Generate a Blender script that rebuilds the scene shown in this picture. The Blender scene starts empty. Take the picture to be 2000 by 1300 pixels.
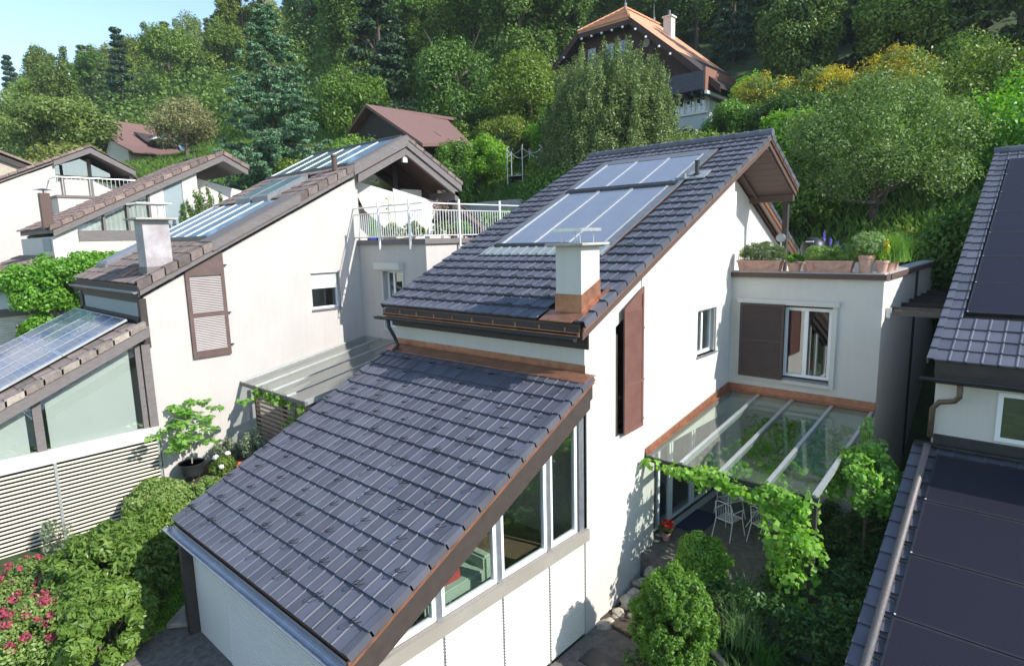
import bpy, bmesh, math, random
import numpy as np
from mathutils import Vector, Matrix
random.seed(7); RNG = np.random.default_rng(7)
R = math.radians
sc = bpy.context.scene; COL = sc.collection
# ------------------------------------------------------------------ camera
def cam_axes(yaw, pitch, roll):
    cy, sy, cp, sp = math.cos(yaw), math.sin(yaw), math.cos(pitch), math.sin(pitch)
    fwd = Vector((sy*cp, cy*cp, -sp)); right = Vector((cy, -sy, 0)); down = fwd.cross(right)
    cr, sr = math.cos(roll), math.sin(roll)
    return cr*right + sr*down, -sr*right + cr*down, fwd
CAM = Vector((6.360, -8.970, 7.823))
cr_, cd_, cf_ = cam_axes(R(-42.24673), R(8.9334), R(1.41188))
cam = bpy.data.cameras.new("camera"); cam.lens = 36*1181.21/2000; cam.sensor_width = 36
cam.clip_start = .1; cam.clip_end = 4000
co = bpy.data.objects.new("camera", cam); COL.objects.link(co); sc.camera = co
m = Matrix((( cr_.x, -cd_.x, -cf_.x, CAM.x), (cr_.y, -cd_.y, -cf_.y, CAM.y), (cr_.z, -cd_.z, -cf_.z, CAM.z), (0, 0, 0, 1)))
co.matrix_world = m
# ------------------------------------------------------------------ light
SUN_AZ = math.atan2(1, .24); SUN_EL = R(35.5)
w = bpy.data.worlds.new("World"); sc.world = w; w.use_nodes = True
nt = w.node_tree; bg = nt.nodes["Background"]; sky = nt.nodes.new("ShaderNodeTexSky")
sky.sky_type = 'NISHITA'; sky.sun_disc = False; sky.sun_elevation = SUN_EL; sky.sun_rotation = SUN_AZ
sky.altitude = 500; sky.air_density = 1.15; sky.dust_density = .35; sky.ozone_density = 1.3
nt.links.new(sky.outputs[0], bg.inputs[0]); bg.inputs[1].default_value = .15
sl = bpy.data.lights.new("sun", 'SUN'); sl.energy = 3.6; sl.angle = R(.5); sl.color = (1, .955, .88)
so = bpy.data.objects.new("sun", sl); COL.objects.link(so)
sd = Vector((math.sin(SUN_AZ)*math.cos(SUN_EL), math.cos(SUN_AZ)*math.cos(SUN_EL), math.sin(SUN_EL)))
so.rotation_euler = sd.to_track_quat('Z', 'Y').to_euler(); so.location = (30, 10, 40)
sc.view_settings.view_transform = 'Standard'; sc.view_settings.look = 'None'
sc.view_settings.exposure = .88; sc.view_settings.gamma = 1
sc.cycles.max_bounces = 7; sc.cycles.transparent_max_bounces = 12; sc.cycles.caustics_reflective = False; sc.cycles.caustics_refractive = False

# ------------------------------------------------------------------ materials
MATS = {}
def M(name, c1, c2=None, scale=4, rough=.7, metal=0, bump=0, bscale=60, tint=0, spec=.5, rnd=0, stretch=None, coat=0, streak=0):
    if name in MATS: return MATS[name]
    mt = bpy.data.materials.new(name); mt.use_nodes = True; t = mt.node_tree; N = t.nodes; L = t.links
    b = N["Principled BSDF"]; b.inputs["Roughness"].default_value = rough; b.inputs["Metallic"].default_value = metal
    b.inputs["Specular IOR Level"].default_value = spec
    if coat: b.inputs["Coat Weight"].default_value = coat
    col = None
    tc = N.new("ShaderNodeTexCoord"); vec = tc.outputs["Object"]
    if stretch:
        mp = N.new("ShaderNodeMapping"); mp.inputs["Scale"].default_value = stretch; L.new(vec, mp.inputs[0]); vec = mp.outputs[0]
    rgb = N.new("ShaderNodeRGB"); rgb.outputs[0].default_value = (*c1, 1); col = rgb.outputs[0]
    if c2:
        nz = N.new("ShaderNodeTexNoise"); nz.inputs["Scale"].default_value = scale; nz.inputs["Detail"].default_value = 7; nz.inputs["Roughness"].default_value = .62
        L.new(vec, nz.inputs["Vector"])
        cr = N.new("ShaderNodeValToRGB"); cr.color_ramp.elements[0].position = .36; cr.color_ramp.elements[1].position = .64
        cr.color_ramp.elements[0].color = (*c1, 1); cr.color_ramp.elements[1].color = (*c2, 1)
        L.new(nz.outputs[0], cr.inputs[0]); col = cr.outputs[0]
    def mul(col, src, lo, hi):
        mr = N.new("ShaderNodeMapRange"); mr.inputs[3].default_value = lo; mr.inputs[4].default_value = hi
        L.new(src, mr.inputs[0]); hs = N.new("ShaderNodeHueSaturation"); L.new(mr.outputs[0], hs.inputs["Value"]); L.new(col, hs.inputs["Color"])
        return hs.outputs[0]
    if streak:   # weathering: faint vertical runs and soft blotches of dirt
        mp2 = N.new("ShaderNodeMapping"); mp2.inputs["Scale"].default_value = (5, 5, .35); L.new(tc.outputs["Object"], mp2.inputs[0])
        n2 = N.new("ShaderNodeTexNoise"); n2.inputs["Scale"].default_value = 1.5; n2.inputs["Detail"].default_value = 6; n2.inputs["Roughness"].default_value = .7; L.new(mp2.outputs[0], n2.inputs["Vector"]); col = mul(col, n2.outputs[0], 1-streak, 1+streak*.7)
        n3 = N.new("ShaderNodeTexNoise"); n3.inputs["Scale"].default_value = 150; n3.inputs["Detail"].default_value = 2; L.new(tc.outputs["Object"], n3.inputs["Vector"]); col = mul(col, n3.outputs[0], 1-streak, 1+streak)
    if tint:
        at = N.new("ShaderNodeAttribute"); at.attribute_name = 'tint'; col = mul(col, at.outputs["Fac"], 1-tint, 1+tint)
    if rnd:
        oi = N.new("ShaderNodeObjectInfo"); col = mul(col, oi.outputs["Random"], 1-rnd, 1+rnd)
    L.new(col, b.inputs["Base Color"])
    if bump:
        nb = N.new("ShaderNodeTexNoise"); nb.inputs["Scale"].default_value = bscale; nb.inputs["Detail"].default_value = 4; L.new(vec, nb.inputs["Vector"])
        bp = N.new("ShaderNodeBump"); bp.inputs["Strength"].default_value = min(1, bump); bp.inputs["Distance"].default_value = .01*max(1, bump); L.new(nb.outputs[0], bp.inputs["Height"]); L.new(bp.outputs[0], b.inputs["Normal"])
    MATS[name] = mt; return mt
def leafmat(name, c1, c2, hue=0, trans=.35, rnd=.18, gloss=.45):
    """foliage: two tones by a per-leaf random number, light passes through"""
    c1 = tuple(min(.85, c*1.6) for c in c1); c2 = tuple(min(.85, c*1.5) for c in c2)
    mt = bpy.data.materials.new(name); mt.use_nodes = True; t = mt.node_tree; N = t.nodes; L = t.links; N.clear()
    out = N.new("ShaderNodeOutputMaterial"); at = N.new("ShaderNodeAttribute"); at.attribute_name = 'tint'
    cr = N.new("ShaderNodeValToRGB"); cr.color_ramp.elements[0].color = (*c1, 1); cr.color_ramp.elements[1].color = (*c2, 1)
    L.new(at.outputs["Fac"], cr.inputs[0]); col = cr.outputs[0]
    oi = N.new("ShaderNodeObjectInfo"); mr = N.new("ShaderNodeMapRange"); mr.inputs[3].default_value = 1-rnd; mr.inputs[4].default_value = 1+rnd
    L.new(oi.outputs["Random"], mr.inputs[0]); hs = N.new("ShaderNodeHueSaturation"); L.new(mr.outputs[0], hs.inputs["Value"])
    m2 = N.new("ShaderNodeMapRange"); m2.inputs[3].default_value = .5-hue; m2.inputs[4].default_value = .5+hue
    wn = N.new("ShaderNodeTexWhiteNoise"); wn.noise_dimensions = '1D'; L.new(oi.outputs["Random"], wn.inputs["W"]); L.new(wn.outputs["Value"], m2.inputs[0]); L.new(m2.outputs[0], hs.inputs["Hue"])
    L.new(col, hs.inputs["Color"]); col = hs.outputs[0]
    p = N.new("ShaderNodeBsdfPrincipled"); p.inputs["Roughness"].default_value = gloss; p.inputs["Specular IOR Level"].default_value = .35
    tr = N.new("ShaderNodeBsdfTranslucent"); mx = N.new("ShaderNodeMixShader"); mx.inputs[0].default_value = trans
    h2 = N.new("ShaderNodeHueSaturation"); h2.inputs["Saturation"].default_value = 1.15; h2.inputs["Value"].default_value = 1.5; L.new(col, h2.inputs["Color"])
    L.new(col, p.inputs["Base Color"]); L.new(h2.outputs[0], tr.inputs[0]); L.new(p.outputs[0], mx.inputs[1]); L.new(tr.outputs[0], mx.inputs[2]); L.new(mx.outputs[0], out.inputs[0])
    return mt
def glassmat(name, tintc=(.8, .9, .88), refl=.08, rough=0.0, trans=.85):
    mt = bpy.data.materials.new(name); mt.use_nodes = True; t = mt.node_tree; N = t.nodes; L = t.links; N.clear()
    out = N.new("ShaderNodeOutputMaterial"); fr = N.new("ShaderNodeFresnel"); ge = N.new("ShaderNodeNewGeometry"); mi = N.new("ShaderNodeMapRange"); mi.inputs[3].default_value = 1.45; mi.inputs[4].default_value = 1/1.45
    L.new(ge.outputs["Backfacing"], mi.inputs[0]); L.new(mi.outputs[0], fr.inputs[0])
    ad = N.new("ShaderNodeMath"); ad.operation = 'ADD'; ad.inputs[1].default_value = refl; ad.use_clamp = True; L.new(fr.outputs[0], ad.inputs[0])
    tr = N.new("ShaderNodeBsdfTransparent"); tr.inputs[0].default_value = (*[c*trans for c in tintc], 1)
    gl = N.new("ShaderNodeBsdfGlossy"); gl.inputs["Roughness"].default_value = rough
    mx = N.new("ShaderNodeMixShader"); L.new(ad.outputs[0], mx.inputs[0]); L.new(tr.outputs[0], mx.inputs[1]); L.new(gl.outputs[0], mx.inputs[2]); L.new(mx.outputs[0], out.inputs[0])
    return mt
plaster = M('white_plaster', (.65, .625, .575), (.615, .59, .545), 1.3, .9, bump=.8, bscale=110, streak=.10)
plaster_rose = M('aged_plaster', (.545, .51, .48), (.51, .475, .45), 1.1, .9, bump=.8, bscale=110, streak=.12)
slate = M('dark_glazed_tile', (.086, .089, .112), (.106, .109, .134), 1.6, .40, tint=.18, spec=.5, bump=.1, bscale=200)
brown_tile = M('brown_clay_tile', (.125, .097, .088), (.185, .148, .135), 9, .85, tint=.35, bump=.6, bscale=60)
red_tile = M('weathered_red_tile', (.165, .115, .10), (.25, .18, .155), 7, .85, tint=.35, bump=.6, bscale=50)
orange_tile = M('orange_clay_tile', (.46, .215, .12), (.56, .29, .17), 3, .8, tint=.25, bump=.3)
copper = M('copper_sheet', (.42, .205, .125), (.28, .13, .08), 5, .42, metal=.55, bump=.1, bscale=8)
copper_dull = M('oxidised_copper', (.17, .10, .065), (.24, .12, .075), 6, .5, metal=.5)
brown_wood = M('brown_stained_wood', (.085, .05, .04), (.11, .068, .052), 8, .65, bump=.3, bscale=30, stretch=(1, 6, 6))
shutter_brown = M('brown_painted_shutter', (.15, .068, .055), (.18, .085, .065), 4, .55)
shutter_dark = M('dark_brown_shutter', (.055, .036, .032), (.068, .045, .04), 4, .6)
grey_wood = M('greyed_timber', (.135, .118, .115), (.19, .17, .168), 6, .8, bump=.4, bscale=30, stretch=(8, 1, 8))
dark_wood = M('dark_timber', (.035, .028, .026), (.055, .042, .036), 6, .7, bump=.3)
beige_metal = M('grey_beige_beam', (.27, .245, .205), (.30, .275, .24), 2, .6)
cream = M('cream_blind', (.68, .64, .56), (.65, .61, .53), 2, .6)
white_paint = M('white_frame', (.82, .83, .84), None, rough=.35)
offwhite = M('off_white_render', (.60, .59, .555), (.585, .572, .535), 1.5, .85)
zinc = M('zinc_sheet', (.33, .35, .39), (.42, .44, .48), 5, .38, metal=.7)
dark_metal = M('dark_metal', (.03, .032, .036), (.045, .047, .05), 5, .45, metal=.4)
galv = M('galvanised_steel', (.5, .52, .53), (.6, .62, .62), 8, .4, metal=.6)
steel = M('brushed_steel_rail', (.78, .78, .78), None, rough=.45, metal=.3)
lead = M('grey_flashing', (.16, .165, .18), (.21, .215, .235), 6, .5, metal=.3)
leadlight = M('light_corrugated_flashing', (.22, .25, .255), (.27, .295, .30), 8, .6)
concrete = M('concrete_slab', (.36, .345, .33), (.46, .44, .42), 5, .9, bump=.6, bscale=30)
paving = M('stone_paving', (.10, .09, .08), (.17, .155, .14), 9, .95, bump=1, bscale=14)
paver_lit = M('light_paving', (.40, .37, .33), (.48, .45, .41), 6, .95, bump=.6, bscale=25)
rock = M('field_stone', (.26, .22, .17), (.44, .40, .34), 5, .9, bump=1, bscale=8, rnd=.3)
terracotta = M('terracotta', (.50, .27, .20), (.58, .36, .29), 8, .85, bump=.3)
soil = M('soil', (.055, .04, .028), (.08, .06, .045), 12, .95, bump=1)
bark = M('bark', (.075, .06, .045), (.14, .115, .09), 10, .95, bump=1, bscale=20)
bark_light = M('pale_bark', (.26, .23, .18), (.34, .30, .24), 10, .95, bump=.6)
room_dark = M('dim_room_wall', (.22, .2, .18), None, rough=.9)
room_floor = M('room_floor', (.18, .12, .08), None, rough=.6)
coll_glass = M('solar_collector_glass', (.185, .21, .265), (.205, .23, .285), 2, .48, spec=.9, coat=.5)
collector_blue = M('blue_collector_glass', (.14, .23, .32), (.16, .26, .35), 1, .4, spec=.9, coat=.5)
collector_green = M('green_tinted_collector_glass', (.08, .14, .15), (.10, .16, .17), 1, .3, spec=.9, coat=.5)
curtain = M('pale_curtain', (.66, .655, .61), (.70, .695, .65), 1, .8)
curtain_grey = M('grey_roller_screen', (.26, .32, .34), (.29, .35, .37), 1, .7)
glass = glassmat('window_glass', (.94, .98, .97), .10, 0, .97)
glass_clear = glassmat('canopy_glass', (.95, 1, .97), .06, .06, .97)
glass_refl = glassmat('mirroring_glass', (.5, .55, .55), .22)
black_panel = None

def gridmat(name, base, line, nu, nv, lw, rough=.22, dash=False, base2=None):
    """photovoltaic cells from the u,v stored on the panel"""
    mt = bpy.data.materials.new(name); mt.use_nodes = True; t = mt.node_tree; N = t.nodes; L = t.links
    b = N["Principled BSDF"]; b.inputs["Roughness"].default_value = rough; b.inputs["Coat Weight"].default_value = 0 if nu == 0 else .4; b.inputs["Specular IOR Level"].default_value = .3 if nu == 0 else .5
    uv = N.new("ShaderNodeUVMap"); uv.uv_map = 'UVMap'; sp = N.new("ShaderNodeSeparateXYZ"); L.new(uv.outputs[0], sp.inputs[0])
    def lines(o, n, wd):
        a = N.new("ShaderNodeMath"); a.operation = 'MULTIPLY'; a.inputs[1].default_value = n; L.new(o, a.inputs[0])
        f = N.new("ShaderNodeMath"); f.operation = 'FRACT'; L.new(a.outputs[0], f.inputs[0])
        g = N.new("ShaderNodeMath"); g.operation = 'LESS_THAN'; g.inputs[1].default_value = wd; L.new(f.outputs[0], g.inputs[0]); return g.outputs[0]
    def mx(op, a, b_):
        q = N.new("ShaderNodeMath"); q.operation = op; L.new(a, q.inputs[0]); L.new(b_, q.inputs[1]); return q.outputs[0]
    u, v = sp.outputs[0], sp.outputs[1]
    k = lines(u, nu, lw) if nu else lines(v, nv, lw)
    if nv and nu:
        l2 = lines(v, nv, lw)
        if dash: l2 = mx('MULTIPLY', l2, lines(u, nu*4, .55))
        k = mx('MAXIMUM', k, l2) if not dash else mx('MAXIMUM', mx('MULTIPLY', k, lines(v, nv*3, .6)), l2)
    mc = N.new("ShaderNodeMix"); mc.data_type = 'RGBA'; mc.inputs[6].default_value = (*base, 1); mc.inputs[7].default_value = (*line, 1); L.new(k, mc.inputs[0])
    src = mc.outputs[2]
    if base2:
        tcs = N.new("ShaderNodeTexCoord"); nz = N.new("ShaderNodeTexNoise"); nz.inputs["Scale"].default_value = 1.2; L.new(tcs.outputs["Object"], nz.inputs["Vector"])
        crr = N.new("ShaderNodeValToRGB"); crr.color_ramp.elements[0].position = .45; crr.color_ramp.elements[1].position = .55
        crr.color_ramp.elements[0].color = (*base, 1); crr.color_ramp.elements[1].color = (*base2, 1); L.new(nz.outputs[0], crr.inputs[0]); L.new(crr.outputs[0], mc.inputs[6])
    L.new(src, b.inputs["Base Color"]); return mt
pv_blue = gridmat('photovoltaic_cells', (.07, .10, .22), (.55, .6, .66), 6, 10, .05, .25, True, (.17, .17, .21))
pv_black = gridmat('black_photovoltaic_strips', (.010, .009, .016), (.026, .024, .040), 0, 34, .35, .5)

# ------------------------------------------------------------------ mesh builder
class MB:
    def __init__(s): s.v = []; s.f = []; s.t = []; s.g = []
    def add(s, vs, fs, t=None):
        o = len(s.v); s.g.append((o, len(vs), len(s.f), len(fs))); s.v += [tuple(q) for q in vs]; s.f += [tuple(i+o for i in f) for f in fs]
        t = random.random() if t is None else t; s.t += [t]*len(fs); return s
    def box(s, x0, x1, y0, y1, z0, z1, t=None):
        if x0 > x1: x0, x1 = x1, x0
        if y0 > y1: y0, y1 = y1, y0
        if z0 > z1: z0, z1 = z1, z0
        return s.add([(x0,y0,z0),(x1,y0,z0),(x1,y1,z0),(x0,y1,z0),(x0,y0,z1),(x1,y0,z1),(x1,y1,z1),(x0,y1,z1)],
              [(0,3,2,1),(4,5,6,7),(0,1,5,4),(1,2,6,5),(2,3,7,6),(3,0,4,7)], t)
    def prism(s, poly, vec, t=None):
        n = len(poly); P = [Vector(p) for p in poly]; V = Vector(vec)
        nr = Vector((0, 0, 0))
        for i in range(n): nr += P[i].cross(P[(i+1) % n])
        if nr.dot(V) > 0: P = P[::-1]
        return s.add(P+[p+V for p in P], [tuple(range(n)), tuple(range(2*n-1, n-1, -1))]+[(i, i+n, (i+1) % n+n, (i+1) % n) for i in range(n)], t)
    def bar(s, p, q, w_, h, up=(0, 0, 1), t=None):
        p, q = Vector(p), Vector(q); d = (q-p).normalized(); u = Vector(up)
        sx = d.cross(u)
        if sx.length < 1e-4: sx = d.cross(Vector((1, 0, 0)))
        sx.normalize(); uu = sx.cross(d)
        a, b = sx*w_/2, uu*h/2
        return s.add([p-a-b, p+a-b, p+a+b, p-a+b, q-a-b, q+a-b, q+a+b, q-a+b],
              [(0,1,2,3),(7,6,5,4),(0,4,5,1),(1,5,6,2),(2,6,7,3),(3,7,4,0)], t)
    def tube(s, path, r, n=8, t=None, cap=True):
        P = [Vector(p) for p in path]; rr = r if isinstance(r, (list, tuple)) else [r]*len(P); vs = []; fs = []
        px = None
        for i, p in enumerate(P):
            d = (P[min(i+1, len(P)-1)]-P[max(i-1, 0)]).normalized()
            if px is None:
                px = d.orthogonal().normalized()
            px = (px-d*px.dot(d)).normalized(); py = d.cross(px)
            for k in range(n):
                a = 2*math.pi*k/n; vs.append(p+(px*math.cos(a)+py*math.sin(a))*rr[i])
        for i in range(len(P)-1):
            for k in range(n): fs.append((i*n+k, i*n+(k+1) % n, (i+1)*n+(k+1) % n, (i+1)*n+k))
        if cap: fs += [tuple(range(n-1, -1, -1)), tuple(range((len(P)-1)*n, len(P)*n))]
        return s.add(vs, fs, t)
    def lathe(s, prof, c, n=20, t=None, sx=1, sy=1):
        vs = []; fs = []; m_ = len(prof)
        for r_, z in prof:
            for k in range(n):
                a = 2*math.pi*k/n; vs.append((c[0]+r_*math.cos(a)*sx, c[1]+r_*math.sin(a)*sy, c[2]+z))
        for i in range(m_-1):
            for k in range(n): fs.append((i*n+k, i*n+(k+1) % n, (i+1)*n+(k+1) % n, (i+1)*n+k))
        fs += [tuple(range(n-1, -1, -1)), tuple(range((m_-1)*n, m_*n))]
        return s.add(vs, fs, t)
    def split(s):
        # pieces that stand apart become meshes of their own
        n = len(s.g)
        if n < 2 or n > 170: return [s]
        B = []
        for (o, c, _, _) in s.g:
            q = s.v[o:o+c]; B.append(([min(p[i] for p in q) for i in range(3)], [max(p[i] for p in q) for i in range(3)]))
        par = list(range(n))
        def fd(i):
            while par[i] != i: i = par[i]
            return i
        for i in range(n):
            for j in range(i+1, n):
                a, b = B[i], B[j]; gap = math.sqrt(sum(max(0, a[0][k]-b[1][k], b[0][k]-a[1][k])**2 for k in range(3)))
                sz = max(max(a[1][k]-a[0][k] for k in range(3)), max(b[1][k]-b[0][k] for k in range(3)))
                if gap <= max(.02, .45*sz): par[fd(j)] = fd(i)
        out = {}
        for i, (o, c, fo, fc) in enumerate(s.g):
            m_ = out.setdefault(fd(i), MB()); d = len(m_.v)-o
            m_.g.append((len(m_.v), c, len(m_.f), fc)); m_.v += s.v[o:o+c]; m_.f += [tuple(k+d for k in f) for f in s.f[fo:fo+fc]]; m_.t += s.t[fo:fo+fc]
        return list(out.values())
    def build(s, name, mat, parent=None, root=None, smooth=False, uv=None, bevel=0, one=False):
        if parent is not None and not one:
            ps = s.split()
            if len(ps) > 1:
                os_ = [q.build(name, mat, parent, smooth=smooth, uv=uv, bevel=bevel, one=True) for q in ps]; return os_[0]
        off = Vector((0, 0, 0))
        if parent is not None:
            r_ = parent
            off = Vector(r_['origin']) if 'origin' in r_ else off
        me = bpy.data.meshes.new(name); me.from_pydata([(v[0]-off.x, v[1]-off.y, v[2]-off.z) for v in s.v], [], s.f)
        me.materials.append(mat)
        a = me.attributes.new('tint', 'FLOAT', 'FACE'); a.data.foreach_set('value', s.t)
        if smooth: me.polygons.foreach_set('use_smooth', [True]*len(me.polygons))
        if uv:
            u = me.uv_layers.new(name='UVMap')
            for p in me.polygons:
                for li, c in zip(p.loop_indices, uv[p.index % len(uv)]): u.data[li].uv = c
        o = bpy.data.objects.new(name, me); COL.objects.link(o)
        if parent is not None:
            o.parent = parent; o['origin'] = tuple(off)
        if bevel:
            bm = bmesh.new(); bm.from_mesh(me); bmesh.ops.bevel(bm, geom=bm.edges[:], offset=bevel, segments=2, affect='EDGES'); bm.to_mesh(me); bm.free()
        return o
ORIG = []
def thing(name, loc, label, cat, group=None):
    o = bpy.data.objects.new(name, None); COL.objects.link(o); o.location = loc; o['origin'] = tuple(float(c) for c in loc)
    o.empty_display_size = .3; o['label'] = label; o['category'] = cat
    if group: o['group'] = group
    return o
def tag(o, label, cat, group=None):
    o['label'] = label; o['category'] = cat
    if group: o['group'] = group
    return o
def struct(o): o['kind'] = 'structure'; return o
def stuff(o, label, cat): o['kind'] = 'stuff'; o['label'] = label; o['category'] = cat; return o
def copy_tree(o, loc, rz=0, sc_=1, label=None, parent=None):
    c = o.copy(); COL.objects.link(c)
    if parent is None:
        c.location = loc; c.rotation_euler = (0, 0, rz); c.scale = (sc_,)*3 if not isinstance(sc_, tuple) else sc_
        if label: c['label'] = label
    else: c.parent = parent
    for ch in o.children: copy_tree(ch, None, parent=c)
    return c

# ------------------------------------------------------------------ roofs
TA = math.tan
def tiles(mb, x0, x1, y0, z0, y1, z1, gauge, pitch, prof, lift=.035, holes=(), jit=.003, drop=.02):
    """courses of real overlapping tiles on the plane (y0,z0)-(y1,z1); prof = [(u,h)...] cross profile in one pitch"""
    Ls = math.hypot(y1-y0, z1-z0); dy, dz = (y1-y0)/Ls, (z1-z0)/Ls
    ny, nz = -dz, dy
    if nz < 0: ny, nz = -ny, -nz
    nc = max(1, round(Ls/gauge)); g = Ls/nc; nt_ = max(1, round((x1-x0)/pitch)); p = (x1-x0)/nt_
    def P(x, s, h): return (x, y0+dy*s+ny*h, z0+dz*s+nz*h)
    for k in range(nc):
        s0, s1 = k*g, (k+1)*g+ (g*.12 if k < nc-1 else 0)
        for i in range(nt_):
            xa = x0+i*p; xm = xa+p/2; ym = y0+dy*(s0+g/2)
            if any(h[0]-.02 < xm < h[1]+.02 and h[2] < ym < h[3] for h in holes): continue
            j = random.uniform(-jit, jit); jx = random.uniform(-jit, jit)*.6; t = random.random(); vs = []; fs = []
            n = len(prof)
            for (u, h) in prof:
                x = xa+u*p+jx
                vs += [P(x, s0+j, h+lift+j), P(x, s1, h+.004), P(x, s0+j, h+lift-drop-.018)]
            for q in range(n-1):
                a, b = q*3, (q+1)*3
                fs += [(a, b, b+1, a+1), (a+2, b+2, b, a)]
            mb.add(vs, fs, t)
FLAT = [(0, 0), (.80, 0), (.85, .014), (.93, .017), (1.0, .002)]
WAVE = [(0, .0), (.12, .018), (.28, .036), (.42, .02), (.5, .0), (.62, .018), (.78, .036), (.92, .02), (1, 0)]
def deck(mb, x0, x1, pts, th, side=None):
    """slab under the tiles: pts = [(y,z)...] top line, th = vertical thickness"""
    poly = [(x0, y, z) for y, z in pts]+[(x0, y, z-th) for y, z in pts[::-1]]
    for i in range(len(pts)-1):
        (ya, za), (yb, zb) = pts[i], pts[i+1]
        mb.prism([(x0, ya, za), (x0, yb, zb), (x0, yb, zb-th), (x0, ya, za-th)], (x1-x0, 0, 0))
def verge(mb, x, y0, z0, y1, z1, gauge, wd=.12, hgt=.13, side=1, lift=.05):
    Ls = math.hypot(y1-y0, z1-z0); nc = round(Ls/gauge); g = Ls/nc; dy, dz = (y1-y0)/Ls, (z1-z0)/Ls
    ny, nz = -dz, dy
    if nz < 0: ny, nz = -ny, -nz
    for k in range(nc):
        a, b = k*g, (k+1)*g+.03
        def Q(s_, h): return (y0+dy*s_+ny*h, z0+dz*s_+nz*h)
        q = [Q(a, lift+.006), Q(b, .022), Q(b, .022-hgt), Q(a, lift-hgt)]
        mb.prism([(x, yy, zz) for yy, zz in q], (-side*.022, 0, 0))
        q2 = [Q(a, lift+.008), Q(b, .024), Q(b, .010), Q(a, lift-.014)]
        mb.prism([(x-side*.022, yy, zz) for yy, zz in q2], (-side*(wd-.022), 0, 0))
def strip_x(mb, xo, xi, y0, y1, zb, top):
    """wall piece in an x-plane, from zb up to top(y)"""
    mb.prism([(xo, y0, zb), (xo, y1, zb), (xo, y1, top(y1)), (xo, y0, top(y0))], (xi-xo, 0, 0))
def wall_x(mb, xo, xi, ys, zb, top, holes=()):
    cuts = sorted(set(list(ys)+[h[0] for h in holes]+[h[1] for h in holes])); cuts = [c for c in cuts if ys[0] <= c <= ys[-1]]
    for a, b in zip(cuts, cuts[1:]):
        hs = sorted([h for h in holes if h[0] <= a+1e-6 and h[1] >= b-1e-6], key=lambda h: h[2])
        z = zb
        for h in hs:
            if h[2] > z: mb.prism([(xo, a, z), (xo, b, z), (xo, b, h[2]), (xo, a, h[2])], (xi-xo, 0, 0))
            z = None if h[3] is None else h[3]
            if z is None: break
        if z is not None: mb.prism([(xo, a, z), (xo, b, z), (xo, b, top(b)), (xo, a, top(a))], (xi-xo, 0, 0))
def wall_y(mb, yo, yi, x0, x1, zb, zt, holes=()):
    cuts = sorted(set([x0, x1]+[h[0] for h in holes]+[h[1] for h in holes]))
    for a, b in zip(cuts, cuts[1:]):
        z = zb
        for h in [h for h in holes if h[0] <= a+1e-6 and h[1] >= b-1e-6]:
            if h[2] > z: mb.box(a, b, yo, yi, z, h[2])
            z = h[3]
        mb.box(a, b, yo, yi, z, zt)
def frame(mb, o, u, v, w_, h, b, d, n, cols=(), rows=()):
    """window frame bars in the plane o + u*s + v*t; n = outward"""
    o, u, v, n = Vector(o), Vector(u), Vector(v), Vector(n)
    def br(a, c, e, f):  # s range a..c, t range e..f
        pts = [o+u*a+v*e, o+u*c+v*e, o+u*c+v*f, o+u*a+v*f]; mb.prism(pts, n*-d)
    br(0, b, 0, h); br(w_-b, w_, 0, h); br(b, w_-b, 0, b); br(b, w_-b, h-b, h)
    for c in cols: br(c-b*.6, c+b*.6, b, h-b)
    for r_ in rows: br(b, w_-b, r_-b*.35, r_+b*.35)
def window(parent, name, o, u, v, w_, h, n, mat=None, b=.07, d=.07, cols=(), rows=(), gl=None, inset=.03):
    mb = MB(); frame(mb, o, u, v, w_, h, b, d, n, cols, rows); f = mb.build(name, mat or white_paint, parent)
    p = MB(); O, U, V, N_ = Vector(o), Vector(u), Vector(v), Vector(n); O = O-N_*inset
    p.prism([O+U*b*.5+V*b*.5, O+U*(w_-b*.5)+V*b*.5, O+U*(w_-b*.5)+V*(h-b*.5), O+U*b*.5+V*(h-b*.5)], N_*-.012); p.build('pane', gl or glass, f)
    return f
def louvre(mb, o, u, v, w_, h, n, pitch=.05, th=.012, dep=.035):
    O, U, V, N_ = Vector(o), Vector(u), Vector(v), Vector(n); k = int(h/pitch)
    for i in range(k):
        a = O+V*(i+.15)*pitch
        mb.prism([a, a+N_*-dep+V*pitch*.75, a+N_*-(dep)+V*(pitch*.75+th), a+V*th], U*w_)

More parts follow.
